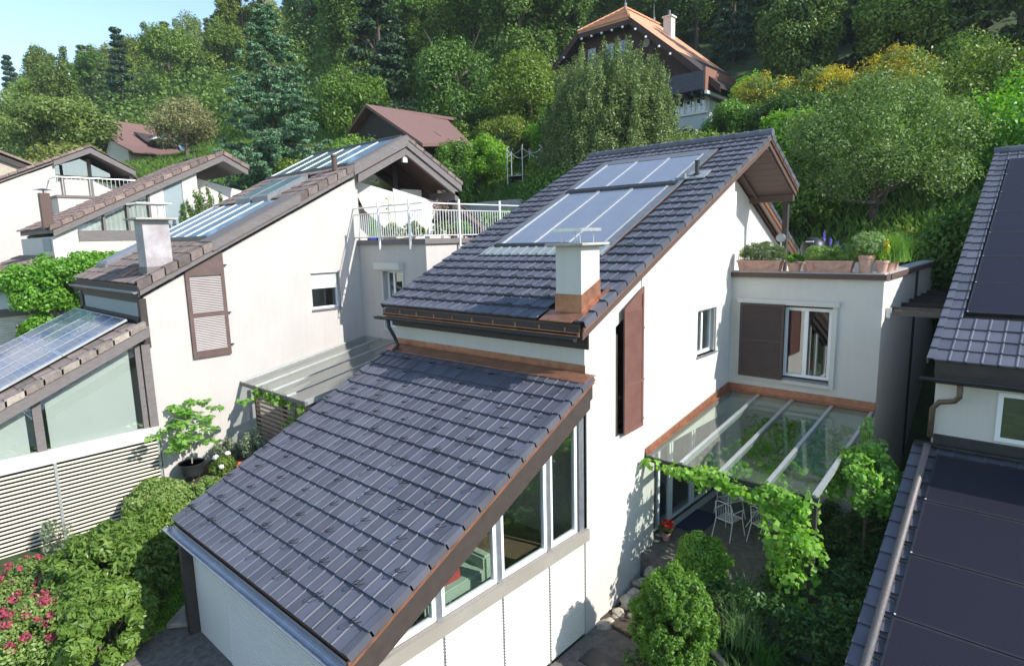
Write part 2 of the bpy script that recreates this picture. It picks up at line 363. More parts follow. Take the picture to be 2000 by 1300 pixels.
# ------------------------------------------------------------------ vegetation
def leaf_mesh(name, clumps, size, mat, parent=None, origin=(0, 0, 0), aspect=.55, up=.3, outw=.8, fold=.12, shell=.55, droop=0, seed=None, sizes=(.7, 1.3), tint=None):
    """clumps: list of (x,y,z, rx,ry,rz, count). one diamond shaped leaf per entry"""
    rg = np.random.default_rng(seed if seed is not None else RNG.integers(1 << 30)); Ps = []; Ns = []; Cs = []; Ts = []
    for ci, c in enumerate(clumps):
        n = int(c[6]); d = rg.normal(size=(n, 3)); d /= np.linalg.norm(d, axis=1)[:, None]
        rad = shell+(1-shell)*rg.random(n)**.7; rad *= rg.uniform(.75, 1.12, n)
        Ps.append(np.array(c[:3])+d*rad[:, None]*np.array(c[3:6])); Ns.append(d)
        cc = rg.random()
        Ts.append(np.clip(rg.normal(.5, .2, n)+(cc-.5)*.35, 0, 1))
    P = np.concatenate(Ps); D = np.concatenate(Ns); T = np.concatenate(Ts); n = len(P)
    N = D*outw+rg.normal(size=(n, 3))*.55; N[:, 2] += up; N /= np.linalg.norm(N, axis=1)[:, None]
    A = rg.normal(size=(n, 3)); A[:, 2] -= droop; A -= N*(A*N).sum(1)[:, None]; A /= np.linalg.norm(A, axis=1)[:, None]; B = np.cross(N, A)
    s = size*rg.uniform(sizes[0], sizes[1], n)[:, None]
    q = np.stack([P-A*s*.5, P+B*s*aspect*.5+N*s*fold, P+A*s*.5, P-B*s*aspect*.5+N*s*fold], 1).reshape(-1, 3)-np.array(origin)
    me = bpy.data.meshes.new(name); me.vertices.add(4*n); me.vertices.foreach_set('co', q.ravel().astype(np.float32))
    me.loops.add(4*n); me.loops.foreach_set('vertex_index', np.arange(4*n, dtype=np.int32)); me.polygons.add(n)
    me.polygons.foreach_set('loop_start', np.arange(0, 4*n, 4, dtype=np.int32)); me.polygons.foreach_set('loop_total', np.full(n, 4, dtype=np.int32))
    me.update(calc_edges=True); me.materials.append(mat)
    a = me.attributes.new('tint', 'FLOAT', 'FACE'); a.data.foreach_set('value', T.astype(np.float32))
    o = bpy.data.objects.new(name, me); COL.objects.link(o)
    if parent is not None: o.parent = parent
    return o
def lobes(c, r, n, rr=.35, cnt=200, seed=0, flat=1., bottom=-.5, top=1):
    """clumps spread over an ellipsoid crown c radius r=(rx,ry,rz)"""
    rg = random.Random(seed); out = []
    k = 0
    while k < n:
        d = Vector((rg.gauss(0, 1), rg.gauss(0, 1), rg.gauss(0, 1))).normalized()
        if d.z < bottom: continue
        f = rg.uniform(.45, 1.0)**.5; q = rg.uniform(.7, 1.3)*rr
        m_ = min(r)
        out.append((c[0]+d.x*r[0]*f*(1-rr*.6), c[1]+d.y*r[1]*f*(1-rr*.6), c[2]+d.z*r[2]*f*(1-rr*.5), q*r[0], q*r[1], q*r[2]*flat, cnt*q*q/rr/rr)); k += 1
    return out
GREEN = leafmat('broadleaf_foliage', (.056, .104, .016), (.155, .225, .040), .025, .3)
DEEP = leafmat('deep_green_foliage', (.040, .078, .017), (.115, .18, .038), .02, .25)
LIME = leafmat('fresh_green_foliage', (.085, .19, .022), (.19, .34, .05), .01, .38)
OLIVE = leafmat('olive_foliage', (.075, .11, .025), (.17, .22, .055), .02, .3)
BLUEG = leafmat('blue_green_needles', (.05, .115, .06), (.13, .22, .125), .01, .15)
PINE = leafmat('juniper_needles', (.085, .13, .04), (.20, .25, .09), .01, .2)
GREYG = leafmat('grey_green_foliage', (.10, .13, .08), (.20, .24, .16), .01, .3)
YELL = leafmat('yellow_blossom', (.22, .19, .02), (.42, .34, .03), .0, .3)
PINK = leafmat('pink_blossom', (.24, .03, .06), (.38, .09, .13), .0, .3)
WHITEF = leafmat('white_blossom', (.75, .75, .7), (.9, .9, .86), .0, .3)
REDF = leafmat('red_blossom', (.5, .02, .02), (.75, .05, .03), .0, .3)
VIOL = leafmat('violet_blossom', (.10, .07, .3), (.22, .16, .5), .0, .3)
ORANGEF = leafmat('orange_blossom', (.6, .12, .02), (.8, .22, .03), .0, .3)
GRASSB = leafmat('grass_blade_green', (.05, .13, .02), (.13, .26, .05), .01, .35)
DRYG = leafmat('dry_plum_foliage', (.22, .16, .12), (.36, .28, .22), .01, .3)
def blades(name, base, n, length, width, spread, mat, parent=None, origin=(0, 0, 0), lean=.8, seed=0, rx=.1, ry=.1):
    rg = random.Random(seed); mb = MB()
    for i in range(n):
        a = rg.uniform(0, 2*math.pi); l = length*rg.uniform(.6, 1.1); le = lean*rg.uniform(.3, 1.1)
        p = Vector((base[0]+rg.gauss(0, rx), base[1]+rg.gauss(0, ry), base[2])); d = Vector((math.cos(a), math.sin(a), 0)); sx = Vector((-d.y, d.x, 0))*width/2
        pts = []
        for k in range(5):
            t = k/4; q = p+d*(spread*le*t*t)+Vector((0, 0, l*(t-.42*le*t*t*t))); pts.append((q, (1-t*.92)))
        vs = []; fs = []
        for q, ww in pts: vs += [q-sx*ww, q+sx*ww]
        for k in range(4): fs.append((2*k, 2*k+1, 2*k+3, 2*k+2))
        mb.add(vs, fs, rg.random())
    off = parent['origin'] if parent is not None and 'origin' in parent else (0, 0, 0)
    return mb.build(name, mat, parent)
def shrub(name, c, r, size, mat, label, cat='shrub', n=40, cnt=160, rr=.33, seed=1, group=None, stems=5, **k):
    """c = centre on the ground, r = radii; foliage child + stems child"""
    z0 = c[2]; t = thing(name, c, label, cat, group)
    mb = MB(); rg = random.Random(seed)
    for i in range(stems):
        a = rg.uniform(0, 6.28); e = Vector((c[0]+math.cos(a)*r[0]*.55, c[1]+math.sin(a)*r[1]*.55, z0+r[2]*1.2))
        mb.tube([(c[0]+math.cos(a)*.05, c[1]+math.sin(a)*.05, z0-.1), ((c[0]*1.3+e.x*.7)/2, (c[1]*1.3+e.y*.7)/2, z0+r[2]*.7), e], [.03*r[0]+.01, .02*r[0]+.008, .006], 5)
    mb.build('stem', bark, t)
    cl = lobes((c[0], c[1], z0+r[2]*.95), r, n, rr, cnt, seed, bottom=k.pop('bottom', -.75))
    leaf_mesh('foliage', cl, size, mat, t, origin=c, seed=seed, **k)
    return t
# ================================================================== ground
def smooth_interp(x, xs, ys): return float(np.interp(x, xs, ys))
GX = [-400, 6, 9, 13, 17, 20, 24, 30, 36, 64, 90, 110, 150, 250, 700]
GZ = [0, 0, .5, 3.0, 7.6, 9.4, 10.8, 12.5, 14.5, 30, 40, 46, 52, 56, 50]
def ground(x, y):
    yp = y+.35*max(0, -x-20)-.25*max(0, x-6)
    b = -.07*max(-60, min(x, 14))-.075*max(0, -x-60)*min(1, max(0, 1-(y-10)/90))
    und = .25*math.sin(x*.35+1.3)*math.sin(y*.41) if yp > 14 else 0
    return b+smooth_interp(yp, GX, GZ)+und
def grid_mesh(name, xs, ys, fz, mat, uvw=None):
    nx, ny = len(xs), len(ys)
    vs = [(x, y, fz(x, y)) for y in ys for x in xs]
    fs = [(j*nx+i, j*nx+i+1, (j+1)*nx+i+1, (j+1)*nx+i) for j in range(ny-1) for i in range(nx-1)]
    me = bpy.data.meshes.new(name); me.from_pydata(vs, [], fs); me.polygons.foreach_set('use_smooth', [True]*len(fs)); me.materials.append(mat)
    o = bpy.data.objects.new(name, me); COL.objects.link(o); return o
def axis(lo, hi, c, fine):
    a = [c]; s = fine
    while a[-1] < hi: a.append(a[-1]+s); s *= 1.045 if abs(a[-1]-c) > 25 else 1.0
    b = [c]; s = fine
    while b[-1] > lo: b.append(b[-1]-s); s *= 1.045 if abs(b[-1]-c) > 25 else 1.0
    return b[:0:-1]+a
earth = M('garden_earth_and_grass', (.03, .05, .016), (.065, .11, .028), 1.7, .95, bump=1, bscale=9)
struct(grid_mesh('ground', axis(-900, 900, -6, .8), axis(-900, 900, 4, .8), ground, earth))
struct(grid_mesh('garden_bed', [-11.25+.35*i for i in range(16)], [-4.7+.35*i for i in range(22)], lambda x, y: .45+.45*min(1, max(0, (y+4.7)/.4))+.95*min(1, max(0, (y+4.2)/1.8))+.05*math.sin(x*3)*math.sin(y*4), soil))
# paved strips and patio, sheets just above the ground
def slab(name, poly, z0, z1, mat):
    mb = MB(); mb.prism([(x, y, z0) for x, y in poly], (0, 0, z1-z0)); return struct(mb.build(name, mat))
slab('patio', [(-.3, 2.1), (3.7, 1.9), (4.2, 6.9), (-.3, 6.9)], -.3, .86, paving)
slab('path', [(.03, -6.5), (3.2, -6.5), (2.6, .4), (.03, .55)], -.1, .06, paving)
slab('pavement', [(-12.3, -12), (-9.9, -9.0), (-9.5, -5.2), (-11.25, -3.8), (-11.25, -12)], .1, .66, paver_lit)
slab('garden_path', [(-6.9, -12), (-2.5, -12), (-2.5, -5.1), (-5.44, -5.1), (-5.44, -4.0), (-6.9, -4.0)], -.2, .43, paving)

# ================================================================== main house (A)
UE, UR, UB = (-.31, 6.29), (8.5, 10.43), (10.95, 9.17)          # upper roof: eave, ridge, balcony eave
def utop(y): return UE[1]+(UR[1]-UE[1])*(y-UE[0])/(UR[0]-UE[0]) if y <= UR[0] else UR[1]+(UB[1]-UR[1])*(y-UR[0])/(UB[0]-UR[0])
LE, LT = (-5.38, 2.734), (.0, 5.337)
def ltop(y): return LE[1]+(LT[1]-LE[1])*(y-LE[0])/(LT[0]-LE[0])
A = thing('terraced_house', (0, 0, 0), 'white house with dark glazed tile roofs, copper trim and six solar collectors, in the middle', 'house')
mb = MB()
wall_x(mb, 0, -.3, (0, 6.65), -.6, lambda y: utop(y)-.42, holes=[(1.05, 2.05, 3.85, None), (2.65, 6.5, .86, 3.05), (4.68, 5.74, 4.86, 5.98)])
mb.prism([(-.3, 1.05, utop(1.05)-.9), (-.3, 2.05, utop(2.05)-.9), (-.3, 2.05, utop(2.05)-.5), (-.3, 1.05, utop(1.05)-.5)], (.28, 0, 0))
wall_y(mb, 0, .3, -5.66, -.3, -.6, 6.08)                         # upper front wall
wall_x(mb, -5.66, -5.36, (.3, 8.5, 16), -.6, lambda y: utop(y)-.42 if y <= 8.5 else 10.0-(y-8.5)*.515)
wall_x(mb, -1.5, -1.2, (6.95, 8.5, 16), 3.2, lambda y: utop(y)-.42 if y <= 8.5 else 10.0-(y-8.5)*.515, holes=[(7.1, 8.0, 6.3, 8.4)])
wall_y(mb, 6.65, 6.95, -1.2, -.3, -.6, 9.1)
wall_y(mb, 15.7, 16, -5.36, -1.5, 2, 6.1)
# terrace block
wall_y(mb, 6.65, 6.92, 0, 3.46, -.6, 6.68, holes=[(.30, 2.45, 4.14, 6.0)])
wall_x(mb, 3.46, 3.2, (6.92, 10.6), -.6, lambda y: 6.68)
wall_x(mb, 3.46, 3.2, (11.1, 15.2), -.6, lambda y: 6.68)
wall_y(mb, 15.0, 15.2, -1.2, 3.2, 2, 6.68)
mb.box(-1.2, 3.2, 6.92, 15, 6.1, 6.25)
mb.build('wall', plaster, A)
mb = MB(); mb.box(3.30, 3.45, 10.6, 11.1, -.6, 6.68); mb.build('timber_strip', dark_wood, A)
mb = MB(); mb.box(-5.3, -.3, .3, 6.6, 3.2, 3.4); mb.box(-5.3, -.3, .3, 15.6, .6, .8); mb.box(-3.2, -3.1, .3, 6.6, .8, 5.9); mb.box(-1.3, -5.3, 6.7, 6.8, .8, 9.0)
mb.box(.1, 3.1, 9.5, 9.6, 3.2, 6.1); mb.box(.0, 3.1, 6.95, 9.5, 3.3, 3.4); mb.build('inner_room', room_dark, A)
# coping round the terrace
mb = MB(); mb.box(-.02, 3.52, 6.56, 7.0, 6.683, 6.80); mb.box(3.12, 3.54, 7.0, 15.3, 6.683, 6.80); mb.build('terrace_coping', brown_wood, A)
mb = MB(); mb.box(-.02, 3.48, 6.585, 6.96, 6.803, 6.83); mb.box(3.15, 3.50, 6.96, 15.2, 6.803, 6.83); mb.build('coping_top', concrete, A)
# upper roof
CH = (-.72, .14, -.30, .55)  # chimney footprint opening
colh = [(-4.62, -.93, 2.02, 7.72)]
mb = MB()
tiles(mb, -5.66, .13, UE[0], UE[1], UR[0], UR[1], .372, .245, FLAT, lift=.055, holes=colh+[(-.72, -.02, -.45, .62)])
tiles(mb, .0, .13, UE[0], UE[1], UR[0], UR[1], .372, .13, [(0, 0), (1, .002)])
mq = MB(); tiles(mq, -1.0, .13, UB[0], UB[1], UR[0], UR[1], .372, .245, FLAT); mq.build('balcony_roof', slate, A)
mq = MB(); tiles(mq, -5.66, -1.0, 16.4, 6.35, UR[0], UR[1], .372, .245, FLAT); mq.build('rear_roof', slate, A)
roofA = mb.build('upper_roof', slate, A)
mb = MB(); verge(mb, .235, *UE, *UR, .372); verge(mb, .235, *UB, *UR, .372); verge(mb, -5.76, *UE, *UR, .372, side=-1); verge(mb, -.88, 16.4, 6.35, 8.5, 10.43, .372)
mb.build('verge_tile', slate, roofA)
mb = MB()
for k in range(18):
    x = -5.75+k*.333; mb.tube([(x, 8.5, 10.455), (x+.345, 8.5, 10.47)], [.115, .125], 12)
mb.build('ridge_tile', slate, roofA, smooth=False)
mb = MB(); deck(mb, -5.62, .10, [(UE[0]+.04, UE[1]-.02), (UR[0], UR[1]-.03)], .26); deck(mb, -1.15, .10, [(UR[0], UR[1]-.03), (UB[0]-.03, UB[1]-.02)], .26)
deck(mb, -5.62, -1.15, [(UR[0], UR[1]-.03), (16.3, 6.36)], .26); mb.build('roof_boarding', brown_wood, A)
mb = MB()     # soffit planks over the balcony
for k in range(14):
    y0 = 6.97+k*.28; y1 = y0+.268
    mb.prism([(-1.19, y0, utop(y0)-.30), (-1.19, y1, utop(y1)-.30), (-1.19, y1, utop(y1)-.325), (-1.19, y0, utop(y0)-.325)], (1.31, 0, 0))
mb.build('soffit', brown_wood, A)
mb = MB()   # copper under the verge, timber barge board behind
for (ya, za), (yb, zb) in ((UE, UR), (UR, UB)):
    mb.prism([(.215, ya, za-.075), (.215, yb, zb-.075), (.215, yb, zb-.15), (.215, ya, za-.15)], (-.03, 0, 0))
mb.prism([(-.90, 8.6, 10.28), (-.90, 16.4, 6.27), (-.90, 16.4, 6.10), (-.90, 8.6, 10.11)], (-.03, 0, 0))
mb.build('verge_trim', copper, A)
mb = MB()
for (ya, za), (yb, zb) in ((UE, UR), (UR, UB)):
    mb.prism([(.17, ya+.02, za-.13), (.17, yb, zb-.13), (.17, yb, zb-.30), (.17, ya+.02, za-.30)], (-.04, 0, 0))
mb.prism([(-.93, 8.6, 10.2), (-.93, 16.3, 6.2), (-.93, 16.3, 5.95), (-.93, 8.6, 9.95)], (-.05, 0, 0))
mb.box(-1.18, .13, 10.75, 10.9, 8.72, 8.93)
mb.build('barge_board', brown_wood, A)
mb = MB(); mb.box(-.15, .0, 10.74, 10.90, 6.25, 8.72); mb.build('post', dark_wood, A)
# eave details
mb = MB(); mb.box(-5.62, .12, -.06, -.02, 5.78, 6.12); mb.box(-5.62, .10, -.36, .0, 6.08, 6.11); mb.build('fascia', dark_wood, A)
mb = MB(); mb.box(-5.64, .14, -.345, -.325, 6.135, 6.215); mb.build('eave_board', dark_wood, A)
mb = MB(); mb.box(-5.64, .14, -.36, -.34, 6.055, 6.132); mb.build('eave_flashing', copper, A)
def gutter(mb, x0, x1, y, z, r=.075, n=9):
    pr = [(y+r*math.cos(a), z+r*math.sin(a)) for a in [math.pi+math.pi*k/n for k in range(n+1)]]
    pi = [(y+(r-.008)*math.cos(a), z+(r-.008)*math.sin(a)+.002) for a in [math.pi+math.pi*k/n for k in range(n+1)]]
    for i in range(n):
        mb.prism([(x0, *pr[i]), (x0, *pr[i+1]), (x0, *pi[i+1]), (x0, *pi[i])], (x1-x0, 0, 0))
    for xx in (x0, x1-.01): mb.prism([(xx, *p) for p in pr], (.01, 0, 0))
    mb.tube([(x0, y-r, z), (x1, y-r, z)], .011, 6)
mb = MB(); gutter(mb, -5.8, .12, -.45, 6.04, .07); ga = mb.build('gutter', dark_metal, A)
mb = MB(); mb.tube([(-5.35, -.43, 6.0), (-5.35, -.41, 5.8), (-5.33, -.28, 5.55), (-5.33, -.2, 5.34), (-5.30, -.35, 5.24)], .045, 10); mb.build('downpipe', dark_metal, A, smooth=True)
for k in range(10):
    x = -5.6+k*.6; q = MB(); q.box(x, x+.035, -.352, -.347, 6.13, 6.21); q.build('gutter_bracket', copper, ga)
# chimney
mb = MB(); mb.box(-.58, -.005, -.08, .50, 6.72, 7.66)
chim = mb.build('chimney', plaster, A)
mb = MB(); mb.prism([(-.595, -.095, 6.2), (-.595, .515, 6.4), (-.595, .515, 7.03), (-.595, -.095, 6.77)], (.605, 0, 0)); mb.build('chimney_flashing', copper, chim)
mb = MB(); mb.prism([(-.74, -.40, 6.32), (-.74, -.05, 6.47), (-.74, -.05, 6.455), (-.74, -.40, 6.305)], (.74, 0, 0)); mb.prism([(.0, -.3, 6.36), (.0, .75, 6.86), (.0, .75, 6.84), (.0, -.3, 6.34)], (.1, 0, 0)); mb.build('apron', copper, chim)
mb = MB(); mb.box(-.72, .13, -.23, .64, 7.655, 7.705); mb.build('chimney_cap', concrete, chim, bevel=.008)
mb = MB()
for x in (-.5, -.08):
    for y in (0, .42): mb.tube([(x, y, 7.70), (x, y, 7.96)], .009, 6)
mb.box(-.60, .02, -.10, .52, 7.95, 7.965); mb.box(-.60, .02, -.10, -.09, 7.91, 7.95); mb.box(.01, .02, -.09, .52, 7.91, 7.95); mb.build('chimney_cowl', galv, chim)
# solar collectors
def roofpt(y, h=0): return y-h*.43, utop(y)+h*.9
def collector(parent, x0, x1, ya, yb, top, mat, h0=.05, rim=.045, rimmat=None):
    th = math.atan((top(yb)-top(ya))/(yb-ya)); c, s_ = math.cos(th), math.sin(th)
    def P(x, y, h): return (x, y-h*s_, top(y)+h*c)
    mb = MB(); mb.prism([P(x0, ya, h0), P(x1, ya, h0), P(x1, yb, h0), P(x0, yb, h0)], (0, 0, -.04)); g = mb.build('solar_collector', mat, parent)
    fb = MB()
    for a, b_ in ((x0-.012, x0+rim), (x1-rim, x1+.012)):
        fb.prism([P(a, ya-.03, h0+.022), P(b_, ya-.03, h0+.022), P(b_, yb+.03, h0+.022), P(a, yb+.03, h0+.022)], (0, 0, -.07))
    fb.build('collector_rail', rimmat or galv, g); return g
xs = [-4.36, -3.31, -2.26, -1.21]
for i in range(3):
    collector(A, xs[i], xs[i+1], 2.46, 5.42, utop, coll_glass)
    collector(A, xs[i], xs[i+1], 5.60, 7.38, utop, coll_glass)
mb = MB()
def onroof(mb, x0, x1, ya, yb, h, th=.03, top=utop): mb.prism([(x0, ya-h*.43, top(ya)+h), (x1, ya-h*.43, top(ya)+h), (x1, yb-h*.43, top(yb)+h), (x0, yb-h*.43, top(yb)+h)], (0, 0, -th))
onroof(mb, -4.62, -4.37, 2.1, 7.7, .052); onroof(mb, -1.20, -.93, 2.1, 7.7, .052); onroof(mb, -4.37, -1.20, 7.42, 7.74, .055)
onroof(mb, -4.37, -1.2, 2.1, 7.6, .0); mb.build('collector_flashing', lead, A)
mb = MB(); onroof(mb, -4.45, -1.12, 2.36, 2.46, .10, .08); onroof(mb, -4.45, -1.02, 5.43, 5.59, .10, .08); mb.build('collector_bar', dark_metal, A)
mb = MB()
for k in range(26): onroof(mb, -4.62+k*.142, -4.62+k*.142+.075, 2.0, 2.36, .075 if k % 2 else .06, .02)
onroof(mb, -4.62, -.93, 1.98, 2.36, .058, .02); mb.build('corrugated_apron', leadlight, A)
mb = MB(); mb.tube([(-.68, 5.9, 9.2), (-.68, 5.9, 9.62)], .055, 12); mb.tube([(-.68, 5.9, 9.24), (-.68, 5.9, 9.32)], .09, 12); mb.tube([(-.68, 5.9, 9.60), (-.68, 5.9, 9.64)], .065, 12); mb.build('vent_pipe', dark_metal, A)
mb = MB(); onroof(mb, -.95, -.40, 5.72, 6.15, .075, .03); mb.tube([(-.93, 5.72, 9.20), (-.93, 5.74, 9.32)], .04, 8); mb.build('vent_collar', leadlight, A)
# snow guards
sg = MB()
def hookmesh():
    q = MB(); q.tube([(-.07, -.01, .03), (-.055, -.09, .09), (0, -.12, .105), (.055, -.09, .09), (.07, -.01, .03)], .006, 5); q.tube([(0, .03, .05), (0, -.03, .058), (0, -.12, .105)], .006, 5); return q
HK = hookmesh()
def hooks(parent, pts, matr):
    first = None
    for (x, y, z) in pts:
        if first is None:
            first = HK.build('snow_guard', matr, parent); o = first
        else:
            o = first.copy(); COL.objects.link(o)
        o.location = (x, y, z); o.rotation_euler = (R(25), 0, 0)
gl_ = (LT[0]-LE[0])/14.5
pts = []
# courses of the upper roof
nc = 26; gy = (UR[0]-UE[0])/nc
for k in range(1, 6):
    for i in range(11 if k < 5 else 9):
        x = -5.5+i*.49+(k % 2)*.245
        if -0.85 < x < .05 and k < 3: continue
        if x < .05 and not (-.85 < x and k < 4): pts.append((x, UE[0]+gy*k-.02, utop(UE[0]+gy*k-.02)+.05))
for k in range(6, 20, 2):
    for x in ((-.70, -5.3, -4.9) if k % 4 else (-.45, -5.1)): pts.append((x, UE[0]+gy*k-.02, utop(UE[0]+gy*k-.02)+.05))
black_wire = M('black_wire', (.006, .006, .008), None, rough=.7, spec=.2)
hooks(roofA, pts, black_wire)
# shutter and openings on the gable wall
mb = MB(); y0, x0_, y1, x1_ = 2.04, .03, 1.22, .075
def shp(y, z, off=0):
    f = (y0-y)/(y0-y1); return (x0_+(x1_-x0_)*f+off, y, z)
zt = lambda y: utop(y)-.62
def shbar(ya, yb, za, zb, zc=None, zd=None, off=0, th=.035):
    mb.prism([shp(ya, za, off), shp(yb, zb, off), shp(yb, zd if zd is not None else zb, off), shp(ya, zc if zc is not None else za, off)], (th, 0, 0))
shbar(y1, y1+.07, 3.82, 3.82, zt(y1), zt(y1+.07)); shbar(y0-.07, y0, 3.82, 3.82, zt(y0-.07), zt(y0))
shbar(y1+.07, y0-.07, 3.82, 3.82, 3.92, 3.92); shbar(y1+.07, y0-.07, 4.78, 4.78, 4.86, 4.86); shbar(y1+.07, y0-.07, zt(y1+.07)-.1, zt(y0-.07)-.1, zt(y1+.07), zt(y0-.07))
z = 3.95
while z < zt(y1+.1)-.12:
    if not 4.74 < z < 4.87: shbar(y1+.07, y0-.07, z, z, z+.03, z+.03, .018, .012)
    z += .05
z = 0
mb.prism([shp(y1+.07, 3.92, .004), shp(y0-.07, 3.92, .004), shp(y0-.07, zt(y0-.07)-.1, .004), shp(y1+.07, zt(y1+.07)-.1, .004)], (.012, 0, 0))
sh = mb.build('shutter', shutter_brown, A)
for zz in (3.95, 4.8, 5.9):
    q = MB(); q.box(-.0, .045, 2.05, 2.11, zz, zz+.03); q.tube([(.03, 2.05, zz-.03), (.03, 2.05, zz+.06)], .012, 6); q.build('hinge', dark_metal, sh)
mb = MB(); mb.prism([(-.16, 1.05, 3.85), (-.16, 2.05, 3.85), (-.16, 2.05, utop(2.05)-.6), (-.16, 1.05, utop(1.05)-.6)], (-.03, 0, 0)); mb.build('dark_window', glass_refl, A)
mb = MB(); mb.box(-.15, .0, 1.05, 1.12, 3.85, 5.9); mb.box(-.28, .02, 1.05, 2.05, 3.83, 3.852); mb.build('window_lining', dark_wood, A)
window(A, 'window', (-.14, 4.68, 4.86), (0, 1, 0), (0, 0, 1), 1.06, 1.12, (1, 0, 0), b=.07, cols=(.53,))
mb = MB(); mb.box(-.12, .05, 4.64, 5.78, 4.83, 4.86); mb.build('window_sill', zinc, A)
mb = MB(); mb.box(-.06, -.04, 5.70, 5.735, 4.87, 5.97); mb.build('blind_guide', galv, A)
# terrace window with sliding shutter
mb = MB(); frame(mb, (.20, 6.58, 4.04), (1, 0, 0), (0, 0, 1), 2.36, 2.08, .10, .09, (0, -1, 0)); mb.box(.2, 2.6, 6.54, 6.65, 6.02, 6.14); mb.build('window_casing', offwhite, A)
window(A, 'window', (1.36, 6.70, 4.22), (1, 0, 0), (0, 0, 1), 1.08, 1.74, (0, -1, 0), b=.075, cols=(.50,), gl=glass_refl)
mb = MB(); mb.box(1.3, 2.46, 6.56, 6.72, 4.14, 4.19); mb.build('window_sill', lead, A)
mb = MB(); frame(mb, (.30, 6.50, 4.13), (1, 0, 0), (0, 0, 1), 1.10, 1.90, .07, .035, (0, -1, 0), rows=(.95,)); louvre(mb, (.37, 6.505, 4.2), (1, 0, 0), (0, 0, 1), .96, 1.76, (0, -1, 0), .045, .01, .02)
mb.box(.36, 1.33, 6.53, 6.54, 4.18, 5.98); mb.build('sliding_shutter', shutter_dark, A)
window(A, 'balcony_door', (-1.26, 7.1, 6.3), (0, 1, 0), (0, 0, 1), .9, 2.1, (1, 0, 0), b=.08)
# ground floor glazing below the canopy
for y in (2.72, 3.9, 5.1):
    window(A, 'terrace_door', (-.22, y, .88), (0, 1, 0), (0, 0, 1), 1.14, 2.1, (1, 0, 0), b=.075, cols=(.57,) if y < 3 else ())
mb = MB(); mb.box(-.3, -.18, 2.66, 6.4, .862, .90); mb.box(-.28, -.02, 2.64, 2.74, .86, 3.05); mb.build('door_threshold', dark_wood, A)
mb = MB(); mb.box(-.12, -.0, 6.66, 6.78, 6.3, 8.85); mb.box(-.2, -.12, 6.96, 7.02, 6.3, 8.6); mb.build('door_frame', white_paint, A)
# ------- lower wing
mb = MB()
LW = -5.42; FY = -5.18
wall_y(mb, FY, FY+.25, LW, -4.05, -.6, 2.50); wall_x(mb, LW, LW+.25, (FY+.25, 0), -.6, lambda y: ltop(y)-.38)
mb.box(-5.2, -.2, -.02, -.004, 1.8, 5.0); mb.build('wing_wall', offwhite, A)
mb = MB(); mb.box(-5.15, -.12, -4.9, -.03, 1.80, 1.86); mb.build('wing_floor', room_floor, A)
mb = MB()
tiles(mb, -5.56, .14, LE[0], LE[1], LT[0]-.12, ltop(-.12), .372, .2375, FLAT, lift=.045, jit=.004)
roofL = mb.build('lower_roof', slate, A)
mb = MB(); verge(mb, .235, *LE, -.1, ltop(-.1), .372); verge(mb, -5.66, *LE, -.1, ltop(-.1), .372, side=-1); mb.build('verge_tile', slate, roofL)
mb = MB(); deck(mb, -5.55, .10, [(LE[0]+.05, LE[1]-.015), (-.03, ltop(-.03)-.02)], .22); mb.build('roof_boarding', dark_wood, A)
mb = MB()
mb.prism([(.222, LE[0], LE[1]-.07), (.222, .0, LT[1]-.06), (.222, .0, LT[1]-.17), (.222, LE[0], LE[1]-.18)], (-.03, 0, 0))
mb.prism([(.245, LE[0], LE[1]-.105), (.245, .0, LT[1]-.095), (.245, .0, LT[1]-.11), (.245, LE[0], LE[1]-.12)], (-.03, 0, 0))
mb.box(-5.66, .24, -.10, .02, 5.30, 5.315); mb.box(-5.66, .02, -.022, -.003, 5.30, 5.47); mb.prism([(-5.66, -.34, ltop(-.34)+.065), (-5.66, -.08, 5.335), (-5.66, -.08, 5.318), (-5.66, -.34, ltop(-.34)+.048)], (5.9, 0, 0)); mb.build('wall_flashing', copper, A)
mb = MB(); mb.prism([(.19, LE[0]+.02, LE[1]-.17), (.19, -.02, LT[1]-.16), (.19, -.02, LT[1]-.46), (.19, LE[0]+.02, LE[1]-.47)], (-.05, 0, 0))
mb.prism([(.14, LE[0]+.1, LE[1]-.30), (.14, -.02, LT[1]-.34), (.14, -.02, LT[1]-.66), (.14, LE[0]+.1, LE[1]-.62)], (-.10, 0, 0)); mb.build('barge_board', M('umber_barge_board', (.040, .030, .025), (.055, .040, .034), 6, .7), A)
mb = MB(); mb.box(-5.55, .16, -5.345, -5.325, 2.42, 2.70); mb.build('eave_flashing', copper_dull, A)
mb = MB(); gutter(mb, -5.72, .2, -5.47, 2.60, .085); mb.box(-5.62, .18, -5.385, -5.38, 2.5, 2.66); mb.build('gutter', zinc, A)
mb = MB(); mb.box(-5.60, -5.44, -5.36, -5.18, -.5, 2.48); mb.build('corner_post', dark_wood, A)
pts = []
for k in range(1, 14):
    yy = LE[0]+k*(5.26/14.0)-.02
    for i in range(7 if k % 2 else 6):
        x = -5.42+i*.9+(0 if k % 2 else .45)
        if x < .1: pts.append((x, yy, ltop(yy)+.05))
hooks(roofL, pts, black_wire)
